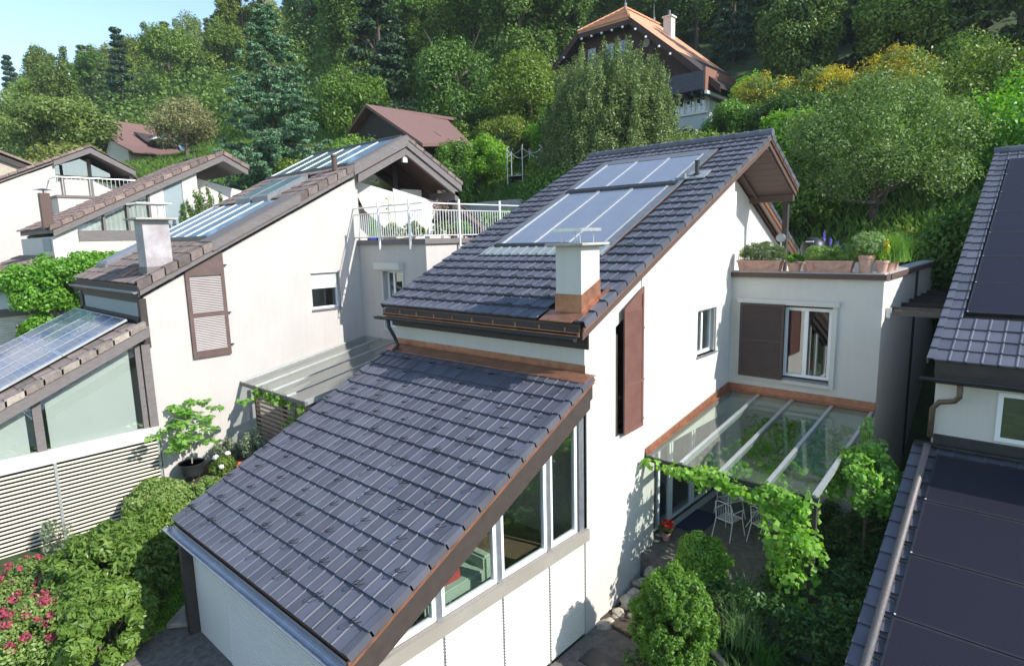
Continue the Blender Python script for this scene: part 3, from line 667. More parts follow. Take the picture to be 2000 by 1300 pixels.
# glazed side of the wing: posts, frames, beam, blinds
top = lambda y: ltop(y)-.60
ycut = [-.22, -1.13, -2.42, -3.72, -4.83]
mb = MB()
for y in ycut[:-1]+[-.02]:
    hh = top(y)
    if hh > 2.35: mb.box(-.12, .02, y-.05 if y != -.22 else y, y+.05 if y != -.22 else -.0, 2.28, hh+.1)
mb.build('mullion', zinc, A)
def trap(y0, y1, zb, ztf, b=.075, x=0., parent=A):
    y0, y1 = min(y0, y1), max(y0, y1); mb = MB(); d = -.07
    za, zc = ztf(y0), ztf(y1)
    if za-zb < .05:
        # triangular pane
        s_ = (zc-za)/(y1-y0); y0 = y1-(zc-zb-.04)/s_; za = zb+.04
    mb.prism([(x, y0, zb), (x, y1, zb), (x, y1, zb+b), (x, y0, zb+b)], (d, 0, 0)) if za-zb > b else mb.prism([(x, y0, zb), (x, y1, zb), (x, y1, zb+b), (x, y0+(b-.0)/((zc-za)/(y1-y0)), zb+b)], (d, 0, 0))
    mb.prism([(x, y1-b, zb+b), (x, y1, zb+b), (x, y1, zc), (x, y1-b, zc-(zc-za)*b/(y1-y0))], (d, 0, 0))
    if za-zb > b*1.2: mb.prism([(x, y0, zb+b), (x, y0+b, zb+b), (x, y0+b, za+(zc-za)*b/(y1-y0)), (x, y0, za)], (d, 0, 0))
    s_ = (zc-za)/(y1-y0); mb.prism([(x-.002, y0+.01, za+s_*.01), (x-.002, y1-.01, zc-s_*.01), (x-.002, y1-.01, zc-s_*.01-b), (x-.002, y0+.01, max(zb+.01, za+s_*.01-b))], (d, 0, 0))
    f = mb.build('window', white_paint, parent)
    p = MB(); p.prism([(x-.03, y0, zb+.02), (x-.03, y1, zb+.02), (x-.03, y1, zc), (x-.03, y0, max(za, zb+.03))], (-.012, 0, 0)); p.build('pane', glass, f)
for a, b_ in ((-1.08, -.27), (-2.37, -1.18), (-3.67, -2.47), (-4.75, -3.77)): trap(a, b_, 2.30, top)
mb = MB(); mb.box(-.12, .10, -5.12, .0, 2.06, 2.285); mb.build('window_beam', beige_metal, A)
mb = MB(); mb.box(-.14, .012, -.03, -.002, 2.285, 4.9); mb.build('corner_trim', zinc, A)
def blind(parent, x, y0, y1, z0, z1, mat=cream, pitch=.055):
    mb = MB(); z = z0
    while z < z1-.01:
        mb.prism([(x, y0, z), (x+.018, y0, z+pitch*.25), (x+.018, y0, z+pitch*.75), (x, y0, z+pitch), (x-.012, y0, z+pitch), (x-.012, y0, z)], (0, y1-y0, 0)); z += pitch
    return mb.build('roller_blind', mat, parent)
for a, b_ in ((-1.10, -.05), (-2.33, -1.15), (-3.62, -2.38), (-5.05, -3.67)): blind(A, -.01, a, b_, .08, 2.06)
mb = MB()
for y in (-1.125, -2.355, -3.645): mb.box(-.05, -.012, y-.04, y+.04, .0, 2.06)
mb.box(-.25, -.06, -5.15, .0, -.5, 2.06); mb.build('blind_post', zinc, A)
blindf = MB(); z = .1
while z < 2.4:
    blindf.prism([(-4.0, FY, z), (-4.0, FY-.018, z+.014), (-4.0, FY-.018, z+.041), (-4.0, FY, z+.055), (-4.0, FY+.02, z+.055), (-4.0, FY+.02, z)], (3.9, 0, 0)); z += .055
blindf.box(-4.05, -.05, FY+.03, FY+.2, -.5, 2.5); blindf.build('front_blind', offwhite, A)
# glass canopy over the patio
def cz(y): return 3.10+(y-2.28)*(3.66-3.10)/(6.65-2.28)
cn = MB(); cn.box(.0, 3.5, 2.2, 2.30, 2.98, 3.08); canopy = cn.build('glass_canopy', dark_metal, A)
for x in (.05, .84, 1.67, 2.58, 3.42):
    q = MB(); q.bar((x, 2.24, cz(2.24)), (x, 6.62, cz(6.62)), .07 if x > .1 else .04, .07); q.bar((x, 2.24, cz(2.24)-.07), (x, 6.62, cz(6.62)-.07), .05, .08); q.build('rafter', galv, canopy)
xs_ = [.07, .80, 1.63, 2.54, 3.38]
for a, b_ in zip([.08, .875, 1.705, 2.615], [.805, 1.635, 2.545, 3.385]):
    q = MB(); q.prism([(a, 2.2, cz(2.2)+.015), (b_, 2.2, cz(2.2)+.015), (b_, 6.6, cz(6.6)+.015), (a, 6.6, cz(6.6)+.015)], (0, 0, -.01)); q.build('pane', glass_clear, canopy)
mb = MB(); mb.box(.0, 3.47, 6.60, 6.647, 3.64, 3.86); mb.box(.02, 3.47, 6.50, 6.60, 3.67, 3.69)
mb.prism([(.003, 2.22, 3.12), (.003, 6.6, 3.70), (.003, 6.6, 3.88), (.003, 2.22, 3.24)], (.035, 0, 0)); mb.prism([(.0, 2.22, 3.13), (.0, 6.6, 3.69), (.0, 6.6, 3.71), (.0, 2.22, 3.15)], (.11, 0, 0)); mb.build('canopy_flashing', copper, A)
mb = MB(); mb.box(3.38, 3.48, 2.22, 2.32, .0, 2.98); mb.build('canopy_post', dark_wood, A)
# ================================================================== neighbouring house with brown tiles (B)
def line(p, q): return lambda y: p[1]+(q[1]-p[1])*(y-p[0])/(q[0]-p[0])
B = thing('terraced_house', (-11.27, -3.77, .6), 'rose white house with brown clay tiles, a grey clad chimney and a white balcony railing', 'house')
bx = -11.27; bE, bR, bB = (-3.95, 6.87), (4.95, 11.38), (7.53, 9.93)
b1, b2 = line(bE, bR), line(bR, bB)
def btop(y): return b1(y) if y <= bR[0] else b2(y)
mb = MB()
wall_x(mb, bx, bx-.3, (-3.77, 2.88), -.2, lambda y: btop(y)-.42, holes=[(-2.64, -1.74, 4.78, 6.9), (1.02, 2.04, 5.70, 6.86)])
wall_y(mb, -3.77, -3.55, -17.0, -11.57, -.2, 5.95)
wall_x(mb, -17.0, -16.7, (-3.55, 4.95, 12), -.2, lambda y: btop(y)-.42)
wall_y(mb, 2.88, 3.15, -12.6, -11.57, -.2, 9.8)
wall_y(mb, 2.88, 3.14, bx, -7.80, -.2, 7.70, holes=[(-9.98, -8.98, 5.0, 6.88)])
wall_x(mb, -7.80, -8.06, (3.14, 11.5), -.2, lambda y: 7.70)
wall_x(mb, -12.6, -12.9, (3.15, 11.8), 7.2, lambda y: min(9.75 if y < 5.6 else 99, btop(y)-.42))
mb.box(-12.6, -8.0, 3.14, 11.4, 7.1, 7.25); wall_y(mb, 11.4, 11.6, -12.6, -7.8, 3, 7.9)
mb.build('wall', plaster_rose, B)
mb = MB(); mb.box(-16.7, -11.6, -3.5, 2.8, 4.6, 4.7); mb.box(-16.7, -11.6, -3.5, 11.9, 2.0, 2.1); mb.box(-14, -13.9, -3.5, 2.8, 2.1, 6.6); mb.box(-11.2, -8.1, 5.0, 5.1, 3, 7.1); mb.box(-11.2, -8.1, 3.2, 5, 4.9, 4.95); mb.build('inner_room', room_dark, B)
mb = MB(); mb.box(-11.27, -7.72, 2.80, 3.2, 7.703, 7.86); mb.box(-8.1, -7.72, 3.2, 11.6, 7.703, 7.86); mb.build('terrace_coping', grey_wood, B)
mb = MB()
hb = [(-17.5, -11.02, -1.95, .62), (-17.5, -11.02, 2.72, 5.2), (-15.2, -12.7, .5, 2.3)]
tiles(mb, -17.2, -11.15, *bE, *bR, .40, .225, WAVE, holes=hb+[(-99, 99, -1.9, 9)], jit=.006)
mq = MB(); tiles(mq, -17.2, -11.15, *bE, *bR, .40, .225, WAVE, holes=hb+[(-99, 99, -9, .6)], jit=.006); mq.build('middle_roof', brown_tile, B)
mq = MB(); tiles(mq, -12.5, -11.15, *bB, *bR, .40, .225, WAVE, jit=.006); mq.build('balcony_roof', brown_tile, B)
mq = MB(); tiles(mq, -17.2, -12.5, 12.0, 7.42, *bR, .40, .225, WAVE, jit=.006); mq.build('rear_roof', brown_tile, B)
roofB = mb.build('upper_roof', brown_tile, B)
mb = MB()
for (ya, yb) in ((-3.95, -1.95), (.62, 2.75)):
    L_ = (yb-ya)*1.12; n = round(L_/.40)
    for k in range(n):
        s0 = ya+(yb-ya)*k/n; s1 = ya+(yb-ya)*(k+1)/n+.03
        mb.prism([(-11.00, s0, b1(s0)+.085), (-11.00, s1, b1(s1)+.055), (-11.00, s1, b1(s1)-.17), (-11.00, s0, b1(s0)-.15)], (-.025, 0, 0)); mb.prism([(-11.02, s0, b1(s0)+.09), (-11.02, s1, b1(s1)+.06), (-11.02, s1, b1(s1)+.035), (-11.02, s0, b1(s0)+.06)], (-.16, 0, 0))
n = 7
for k in range(n):
    s0 = 7.55-k*.37; s1 = s0-.40; mb.prism([(-11.00, s0, b2(s0)+.085), (-11.00, s1, b2(s1)+.055), (-11.00, s1, b2(s1)-.07), (-11.00, s0, b2(s0)-.05)], (-.16, 0, 0))
mb.build('verge_tile', brown_tile, roofB)
mb = MB()
deck(mb, -17.1, -11.16, [(bE[0]+.05, bE[1]-.02), (bR[0], bR[1]-.03)], .24); deck(mb, -12.9, -11.16, [(bR[0], bR[1]-.03), (7.45, b2(7.45)-.02)], .20); deck(mb, -17.1, -12.9, [(bR[0], bR[1]-.03), (11.9, b2(11.9)-.02)], .24)
mb.prism([(-12.45, 7.5, b2(7.5)-.1), (-12.45, 12, b2(12)-.1), (-12.45, 12, b2(12)-.3), (-12.45, 7.5, b2(7.5)-.3)], (-.05, 0, 0))
mb.build('roof_boarding', brown_wood, B)
mb = MB()
mb.prism([(-11.03, .62, b1(.62)-.05), (-11.03, 4.95, 11.33), (-11.03, 4.95, 11.10), (-11.03, .62, b1(.62)-.30)], (-.06, 0, 0))
mb.prism([(-11.03, 4.95, 11.33), (-11.03, 7.5, b2(7.5)-.05), (-11.03, 7.5, b2(7.5)-.32), (-11.03, 4.95, 11.06)], (-.06, 0, 0))
mb.prism([(-11.04, -3.9, b1(-3.9)-.12), (-11.04, .7, b1(.7)-.12), (-11.04, .7, b1(.7)-.30), (-11.04, -3.9, b1(-3.9)-.3)], (-.05, 0, 0))
mb.prism([(-11.10, 2.9, b1(2.9)-.3), (-11.10, 4.95, 11.10), (-11.10, 4.95, 10.80), (-11.10, 2.9, b1(2.9)-.60)], (-.12, 0, 0))
mb.prism([(-11.10, 4.95, 11.10), (-11.10, 7.4, b2(7.4)-.3), (-11.10, 7.4, b2(7.4)-.6), (-11.10, 4.95, 10.80)], (-.12, 0, 0))
mb.box(-12.6, -11.1, 7.2, 7.4, 9.3, 9.62)
mb.build('barge_board', grey_wood, B)
mb = MB(); mb.box(-11.45, -11.27, 7.2, 7.38, 7.25, 9.3); mb.box(-12.62, -12.54, 5.4, 5.62, 8.6, 10.9); mb.build('post', dark_wood, B)
mb = MB(); mb.box(-11.28, -11.18, 4.85, 5.05, 10.55, 10.80); mb.build('beam_end', offwhite, B)
mb = MB()   # glazed gable in the balcony recess
mb.prism([(-12.56, 3.2, 9.75), (-12.56, 5.4, 9.75), (-12.56, 5.4, btop(5.4)-.5), (-12.56, 4.95, 10.85), (-12.56, 3.2, btop(3.2)-.5)], (-.03, 0, 0)); mb.prism([(-12.56, 5.62, 9.3), (-12.56, 6.9, 9.3), (-12.56, 6.9, btop(6.9)-.5), (-12.56, 5.62, btop(5.62)-.5)], (-.03, 0, 0)); mb.build('gable_window', glass_refl, B)
mb = MB(); mb.box(-12.52, -12.48, 5.7, 6.7, 9.35, 9.75); mb.build('window_rail', curtain, B)
window(B, 'terrace_door', (-12.58, 3.6, 7.3), (0, 1, 0), (0, 0, 1), .9, 1.9, (1, 0, 0), mat=brown_wood, b=.08)
# grey metal strips between tiles and collectors
def onr(mb, x0, x1, ya, yb, h, th=.03, top=b1): mb.prism([(x0, ya-h*.45, top(ya)+h), (x1, ya-h*.45, top(ya)+h), (x1, yb-h*.45, top(yb)+h), (x0, yb-h*.45, top(yb)+h)], (0, 0, -th))
mb = MB(); onr(mb, -11.95, -10.99, -2.0, .72, .07); onr(mb, -17.2, -11.95, -2.0, .68, .0); mb.prism([(-10.99, -2.0, b1(-2)+.05), (-10.99, .72, b1(.72)+.05), (-10.99, .72, b1(.72)-.2), (-10.99, -2.0, b1(-2)-.2)], (-.02, 0, 0)); mb.build('grey_verge_sheet', grey_wood, B)
mb = MB(); onr(mb, -11.5, -10.99, 2.75, 4.98, .07); onr(mb, -17.2, -11.5, 2.7, 5.0, .0); mb.prism([(-10.99, 2.7, b1(2.7)+.05), (-10.99, 4.98, b1(4.98)+.05), (-10.99, 4.98, b1(4.98)-.28), (-10.99, 2.7, b1(2.7)-.28)], (-.02, 0, 0)); mb.build('grey_verge_sheet', grey_wood, B)
for i in range(5):
    x0 = -16.9+i*.99; collector(B, x0, x0+.99, -1.72, .50, b1, collector_blue, rim=.022, rimmat=galv)
for i in range(5):
    x0 = -17.2+i*1.14; collector(B, x0, x0+1.14, 2.88, 4.92, b1, collector_green if i < 3 else collector_blue, rim=.025, rimmat=galv)
mb = MB(); onr(mb, -17, -11.9, -1.84, -1.73, .10, .08); onr(mb, -17.2, -11.5, 2.78, 2.86, .10, .08); onr(mb, -17.2, -11.4, 4.95, 5.06, .10, .08); mb.build('collector_bar', dark_metal, B)
mb = MB(); mb.tube([(-11.75, 2.45, 10.15), (-11.75, 2.45, 10.62)], .09, 12); mb.tube([(-11.75, 2.45, 10.6), (-11.75, 2.45, 10.66)], .11, 12); mb.build('vent_pipe', brown_wood, B)
for x0 in (-15.05, -13.85):
    q = MB(); onr(q, x0, x0+1.1, .62, 2.1, .16, .20); f = q.build('skylight', lead, B); q = MB(); onr(q, x0+.1, x0+1.0, .72, 2.0, .175, .02); q.build('pane', collector_green, f)
q = MB(); onr(q, -16.9, -15.9, -3.3, -2.1, .13, .16); f = q.build('skylight', lead, B); q = MB(); onr(q, -16.8, -16.0, -3.2, -2.2, .145, .02); q.build('pane', collector, f) if False else q.build('pane', coll_glass, f)
mb = MB(); onr(mb, -12.75, -12.68, -3.75, -3.05, .10, .05); mb.build('broken_tile_edge', orange_tile, B)
# chimney clad in grey sheets
mb = MB(); mb.box(-12.02, -11.40, -3.56, -2.92, 6.95, 8.52); ch = mb.build('chimney', M('grey_fibre_cement', (.30, .265, .27), (.46, .43, .44), 2.2, .7, bump=.2), B)
mb = MB(); mb.box(-12.035, -11.385, -3.575, -2.905, 7.0, 7.30); mb.build('chimney_flashing', grey_wood, ch)
mb = MB(); mb.box(-12.22, -11.22, -3.74, -2.74, 8.52, 8.57); mb.build('chimney_cap', concrete, ch)
mb = MB()
for x in (-11.95, -11.45):
    for y in (-3.5, -2.98): mb.tube([(x, y, 8.57), (x, y, 8.92)], .01, 6)
mb.box(-12.15, -11.30, -3.66, -2.82, 8.92, 8.96); mb.build('chimney_cowl', galv, ch)
# front band of the upper storey
mb = MB(); mb.box(-17.0, -11.35, -3.86, -3.78, 6.38, 6.62); mb.box(-17.0, -11.35, -3.88, -3.78, 5.85, 6.0); mb.box(-11.45, -11.25, -3.88, -3.72, 5.2, 6.5); mb.box(-17.0, -16.8, -3.88, -3.78, 5.9, 6.6); mb.box(-17.1, -11.0, -3.96, -3.93, 6.55, 6.80); mb.build('window_beam', dark_wood, B)
mb = MB(); mb.box(-16.8, -11.5, -3.82, -3.79, 6.0, 6.38); mb.build('screen_window', curtain_grey, B)
mb = MB(); gutter(mb, -17.25, -10.98, -4.03, 6.70, .07); mb.build('gutter', lead, B)
# brown shutter
mb = MB(); Y0, Y1 = -2.72, -1.68
def shy(ya, yb, za, zb, zc=None, zd=None, x=bx+.03, th=.035): mb.prism([(x, ya, za), (x, yb, za), (x, yb, zd or zb), (x, ya, zc or zb)], (th, 0, 0))
tq = lambda y: b1(y)-.36
shy(Y0, Y0+.1, 4.72, 0, tq(Y0), tq(Y0+.1)); shy(Y1-.1, Y1, 4.72, 0, tq(Y1-.1), tq(Y1)); shy(Y0+.1, Y1-.1, 4.72, 4.92); shy(Y0+.1, Y1-.1, 5.86, 5.98); shy(Y0+.1, Y1-.1, 7.0, 0, tq(Y0+.1), tq(Y1-.1))
s_ = mb.build('shutter', M('umber_shutter', (.10, .062, .054), (.125, .08, .07), 4, .6), B)
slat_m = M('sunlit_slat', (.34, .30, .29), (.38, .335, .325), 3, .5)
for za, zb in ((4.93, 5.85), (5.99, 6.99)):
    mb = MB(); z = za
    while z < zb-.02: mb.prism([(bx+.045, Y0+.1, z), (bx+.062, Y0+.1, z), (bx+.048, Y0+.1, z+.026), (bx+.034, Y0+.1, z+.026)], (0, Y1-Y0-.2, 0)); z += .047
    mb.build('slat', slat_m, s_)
mb = MB(); mb.box(bx-.05, bx+.02, Y0, Y1, 4.75, 6.9); mb.build('dark_window', dark_wood, B)
for zz in (4.98, 5.9, 7.25):
    q = MB(); q.box(bx, bx+.07, Y1+.01, Y1+.09, zz, zz+.03); q.build('hinge', dark_metal, s_)
f = window(B, 'window', (bx-.16, 1.02, 5.70), (0, 1, 0), (0, 0, 1), 1.02, 1.16, (1, 0, 0), b=.07)
mb = MB(); z = 6.36
while z < 6.82: mb.box(bx-.10, bx-.08, 1.06, 2.0, z, z+.045, .5); z += .05
mb.build('roller_blind', curtain, B)
mb = MB(); mb.box(bx-.1, bx+.06, .98, 2.08, 5.66, 5.70); mb.build('window_sill', zinc, B)
mb = MB(); mb.box(bx-.02, bx+.015, .98, 2.06, 6.86, 6.9); mb.box(bx-.02, bx+.015, 2.04, 2.08, 5.7, 6.9); mb.build('window_lining', offwhite, B)
mb = MB(); mb.box(-10.22, -8.90, 2.66, 2.88, 6.92, 7.14); mb.build('roller_box', offwhite, B)
mb = MB(); frame(mb, (-10.05, 2.83, 4.94), (1, 0, 0), (0, 0, 1), 1.14, 1.98, .06, .05, (0, -1, 0)); mb.build('window_casing', offwhite, B)
window(B, 'window', (-9.97, 3.02, 5.0), (1, 0, 0), (0, 0, 1), .98, 1.88, (0, -1, 0), b=.08, cols=(.35,), gl=glass_refl)
# lower wing of B with photovoltaics
bl = line((-9.1, 3.32), (-3.87, 5.85)); bLx = -11.27
mb = MB(); tiles(mb, -17.1, -11.15, -9.1, 3.32, -3.95, bl(-3.95), .40, .225, WAVE, jit=.006); roofBL = mb.build('lower_roof', brown_tile, B)
mb = MB(); n = 14
for k in range(n):
    s0 = -9.1+5.2*k/n; s1 = s0+5.2/n+.04; mb.prism([(-10.98, s0, bl(s0)+.10), (-10.98, s1, bl(s1)+.06), (-10.98, s1, bl(s1)-.09), (-10.98, s0, bl(s0)-.07)], (-.03, 0, 0)); mb.prism([(-11.0, s0, bl(s0)+.105), (-11.0, s1, bl(s1)+.065), (-11.0, s1, bl(s1)+.03), (-11.0, s0, bl(s0)+.07)], (-.22, 0, 0))
mb.build('verge_tile', M('lichen_grey_tile', (.22, .175, .15), (.34, .29, .25), 9, .9, tint=.3, bump=.8, bscale=30), roofBL)
mb = MB(); deck(mb, -17, -11.1, [(-9.0, bl(-9)-.03), (-3.9, bl(-3.9)-.03)], .2); mb.build('roof_boarding', grey_wood, B)
mb = MB()
mb.prism([(-11.02, -9.1, bl(-9.1)-.09), (-11.02, -3.8, bl(-3.8)-.08), (-11.02, -3.8, bl(-3.8)-.36), (-11.02, -9.1, bl(-9.1)-.37)], (-.10, 0, 0))
mb.box(bx-.1, bx+.05, -3.97, -3.77, 3.08, 5.3); mb.box(bx-.1, bx+.02, -4.12, -4.0, 3.08, 5.3); mb.prism([(bx+.03, -6.38, 3.08), (bx+.03, -6.2, 3.08), (bx+.03, -6.2, bl(-6.2)-.36), (bx+.03, -6.38, bl(-6.38)-.36)], (-.12, 0, 0)); mb.build('barge_board', grey_wood, B)
lowtop = lambda y: bl(y)-.40
for (a, b_) in ((-6.2, -4.12), (-9.0, -6.38)):
    q = MB(); q.prism([(bx-.02, a, 3.06), (bx-.02, b_, 3.06), (bx-.02, b_, lowtop(b_)), (bx-.02, a, lowtop(a))], (-.012, 0, 0)); f = q.build('wing_window', glass, B)
    q = MB(); q.prism([(bx-.12, a+.1, 3.06), (bx-.12, b_-.12, 3.06), (bx-.12, b_-.12, lowtop(b_)-.1), (bx-.12, a+.1, lowtop(a)-.1)], (-.012, 0, 0)); q.build('curtain', curtain, f)
mb = MB(); mb.box(bx-.1, bx+.06, -9.1, -3.79, 2.74, 3.08); mb.build('window_beam', offwhite, B)
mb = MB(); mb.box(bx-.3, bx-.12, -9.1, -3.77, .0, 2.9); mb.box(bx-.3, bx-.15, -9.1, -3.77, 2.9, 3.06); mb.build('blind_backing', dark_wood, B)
for a, b_ in ((-6.07, -3.86), (-9.05, -6.13)):
    mb = MB(); z = .66
    while z < 2.70: mb.prism([(bx+.03, a, z), (bx+.04, a, z+.012), (bx+.012, a, z+.050), (bx-.0, a, z+.042)], (0, b_-a, 0)); z += .098
    mb.build('venetian_blind', M('yellowed_slat', (.62, .56, .43), (.58, .52, .40), 2, .6), B)
mb = MB(); mb.box(bx-.02, bx+.06, -6.13, -6.07, .6, 2.74); mb.box(bx-.02, bx+.03, -3.86, -3.8, .6, 2.74); mb.build('blind_guide', galv, B)
th = math.atan2(bl(0)-bl(-1), 1)
def pvrow(parent, xa, xb, ya, yb, top, hh, mat, rail, tk=.04):
    mb = MB(); c, s_ = math.cos(th), math.sin(th)
    def P(x, y, h): return (x, y-h*s_, top(y)+h*c)
    g = .012
    mb.prism([P(xa+g, ya+g, hh), P(xb-g, ya+g, hh), P(xb-g, yb-g, hh), P(xa+g, yb-g, hh)], Vector(P(0, 0, 0))-Vector(P(0, 0, tk)))
    o = mb.build('photovoltaic_panel', mat, parent, uv=[((0, 0), (1, 0), (1, 1), (0, 1))]); 
    q = MB(); h2 = hh+.003
    for a, b_, c_, d_ in ((xa, xa+.03, ya, yb), (xb-.03, xb, ya, yb), (xa+.03, xb-.03, ya, ya+.03), (xa+.03, xb-.03, yb-.03, yb)):
        q.prism([P(a, c_, h2), P(b_, c_, h2), P(b_, d_, h2), P(a, d_, h2)], Vector(P(0, 0, 0))-Vector(P(0, 0, .055)))
    q.build('panel_frame', rail, o); return o
for i in range(5):
    for j in range(3):
        xa = -17.0+i*1.03; yb = -3.98-j*1.5; pvrow(B, xa, xa+1.02, yb-1.49, yb, bl, .17, pv_blue, galv)
# canopy of B
cB = line((-1.45, 3.85), (2.88, 4.62)); mb = MB(); mb.box(bx, -7.55, -1.52, -1.44, 3.74, 3.84); cbm = mb.build('glass_canopy', grey_wood, B)
for x in (-11.22, -10.3, -9.4, -8.5, -7.6):
    q = MB(); q.bar((x, -1.5, cB(-1.5)), (x, 2.85, cB(2.85)), .05, .06); q.bar((x, -1.5, cB(-1.5)-.07), (x, 2.85, cB(2.85)-.07), .05, .08); q.build('rafter', galv, cbm)
milk = M('frosted_canopy_glass', (.40, .44, .42), (.44, .48, .46), 3, .25, spec=.8)
milk = glassmat('dusty_canopy_glass', (.95, 1, .98), .16, .12, .93)
for a in (-11.19, -10.27, -9.37, -8.47):
    q = MB(); q.prism([(a, -1.5, cB(-1.5)+.012), (a+.85, -1.5, cB(-1.5)+.012), (a+.85, 2.85, cB(2.85)+.012), (a, 2.85, cB(2.85)+.012)], (0, 0, -.01)); q.build('pane', milk, cbm)
# balcony railing of B
rl = MB(); rl.tube([(-11.35, 2.74, 8.90), (-7.72, 2.74, 8.90), (-7.72, 10.5, 8.90)], .022, 8); rl.tube([(-11.35, 2.74, 8.70), (-7.72, 2.74, 8.70), (-7.72, 10.5, 8.70)], .015, 8); rl.tube([(-11.35, 2.74, 7.95), (-7.72, 2.74, 7.95), (-7.72, 10.5, 7.95)], .018, 8)
rail = rl.build('balcony_railing', steel, B)
for p in [(-11.33, 2.72), (-9.87, 2.72), (-8.32, 2.72), (-7.70, 4.2), (-7.70, 6.05), (-7.70, 7.8), (-7.70, 9.6)]:
    q = MB(); q.tube([(*p, 7.55), (*p, 8.98)], .038, 8); q.tube([(*p, 8.98), (*p, 9.04)], .04, 8); q.build('railing_post', steel, rail)
q = MB()
x = -11.28
while x < -7.75: q.tube([(x, 2.74, 7.95), (x, 2.74, 8.70)], .013, 5); x += .115
y = 2.85
while y < 10.4: q.tube([(-7.72, y, 7.95), (-7.72, y, 8.70)], .013, 5); y += .115
q.build('baluster', steel, rail, one=True)
# slatted privacy screen under the canopy of B
SC = thing('privacy_screen', (-10.95, -1.25, .8), 'dark slatted timber screen with climbing leaves beneath the glass canopy of the rose white house', 'screen')
mb = MB(); z = 1.1
while z < 3.66: mb.box(-10.9, -7.7, -1.27, -1.25, z, z+.065); z += .135
mb.build('slat', M('reddish_slat', (.30, .18, .14), (.36, .24, .19), 5, .6), SC, one=True)
for x in (-10.95, -9.3, -7.7):
    q = MB(); q.box(x-.05, x+.05, -1.25, -1.15, .6, 3.74); q.build('post', dark_wood, SC)

# ================================================================== house C further along the row
C_ = thing('terraced_house', (-23, -3.2, 1.2), 'white house with weathered red tiles and curtained windows behind the grey clad chimney', 'house')
cx = -23; c1 = line((-3.3, 8.62), (3.585, 12.04)); c2 = line((3.585, 12.04), (4.75, 11.42))
ctop = lambda y: c1(y) if y < 3.585 else c2(y)
mb = MB()
wall_x(mb, cx, cx-.3, (-3.22, 2.4), 1, lambda y: ctop(y)-.38, holes=[(-2.36, .35, 8.53, None), (.95, 1.75, 7.6, None)])
wall_y(mb, -3.22, -3.0, -29, cx-.3, 1, 8.3); wall_x(mb, -29, -28.7, (-3, 3.58, 6.5), 1, lambda y: c1(y)-.35 if y < 3.6 else c2(y)-.35)
wall_x(mb, cx-1.2, cx-1.4, (2.4, 6.5), 7, lambda y: ctop(y)-.4); wall_y(mb, 2.2, 2.4, cx-1.2, cx-.3, 1, 11); mb.box(-28.9, cx, 6.3, 6.5, 1, 9.4); mb.box(cx-1.2, cx+3, 2.4, 6.5, 7.4, 7.7); mb.build('wall', plaster, C_)
mb = MB(); tiles(mb, -29.2, -22.8, -3.3, 8.62, 3.585, 12.04, .38, .30, WAVE, jit=.008); tiles(mb, -29.2, -22.8, 4.75, 11.42, 3.585, 12.04, .38, .30, WAVE); rC = mb.build('roof', red_tile, C_)
mb = MB()
for k in range(18):
    s0 = -3.3+6.9*k/18; s1 = s0+.41; mb.prism([(-22.72, s0, c1(s0)+.11), (-22.72, s1, c1(s1)+.07), (-22.72, s1, c1(s1)-.10), (-22.72, s0, c1(s0)-.08)], (-.22, 0, 0))
for k in range(3): s0 = 4.75-k*.38; s1 = s0-.40; mb.prism([(-22.72, s0, c2(s0)+.11), (-22.72, s1, c2(s1)+.07), (-22.72, s1, c2(s1)-.10), (-22.72, s0, c2(s0)-.08)], (-.22, 0, 0))
mb.build('verge_tile', red_tile, rC)
mb = MB()
mb.prism([(-22.78, -3.2, c1(-3.2)-.09), (-22.78, 3.585, 11.95), (-22.78, 3.585, 11.65), (-22.78, -3.2, c1(-3.2)-.36)], (-.1, 0, 0)); mb.prism([(-22.78, 3.585, 11.95), (-22.78, 4.7, c2(4.7)-.09), (-22.78, 4.7, c2(4.7)-.36), (-22.78, 3.585, 11.65)], (-.1, 0, 0))
mb.box(cx-.1, cx+.05, -2.36, .95, 8.10, 8.53)
for y in (-1.45, -.55, .3): mb.prism([(cx+.02, y, 8.53), (cx+.02, y+.09, 8.53), (cx+.02, y+.09, ctop(y)-.4), (cx+.02, y, ctop(y)-.4)], (-.12, 0, 0))
deck(mb, -29.1, -22.85, [(-3.2, c1(-3.2)-.03), (3.585, 11.98), (4.7, c2(4.7)-.03)], .2); mb.build('timber_trim', grey_wood, C_)
for a, b_ in ((-2.36, -1.45), (-1.36, -.55), (-.46, .3)):
    q = MB(); q.prism([(cx-.06, a, 8.53), (cx-.06, b_, 8.53), (cx-.06, b_, ctop(b_)-.4), (cx-.06, a, ctop(a)-.4)], (-.012, 0, 0)); f = q.build('window', glass, C_)
    q = MB(); n = 9
    for k in range(n):
        ya = a+(b_-a)*k/n; yb = a+(b_-a)*(k+1)/n; q.prism([(cx-.14-(k % 2)*.04, ya, 8.53), (cx-.14-((k+1) % 2)*.04, yb, 8.53), (cx-.14-((k+1) % 2)*.04, yb, ctop(yb)-.45), (cx-.14-(k % 2)*.04, ya, ctop(ya)-.45)], (-.01, 0, 0))
    q.build('curtain', curtain, f, one=True)
mb = MB(); mb.prism([(cx-.05, .95, 7.6), (cx-.05, 1.75, 7.6), (cx-.05, 1.75, ctop(1.75)-.4), (cx-.05, .95, ctop(.95)-.4)], (-.05, 0, 0)); mb.build('roller_screen', curtain_grey, C_)
blind(C_, cx+.01, -2.36, .95, 6.6, 8.1, pitch=.08)
mb = MB(); mb.box(-24.6, -23.3, -3.26, -3.22, 7.75, 8.25); mb.build('front_window', curtain_grey, C_)
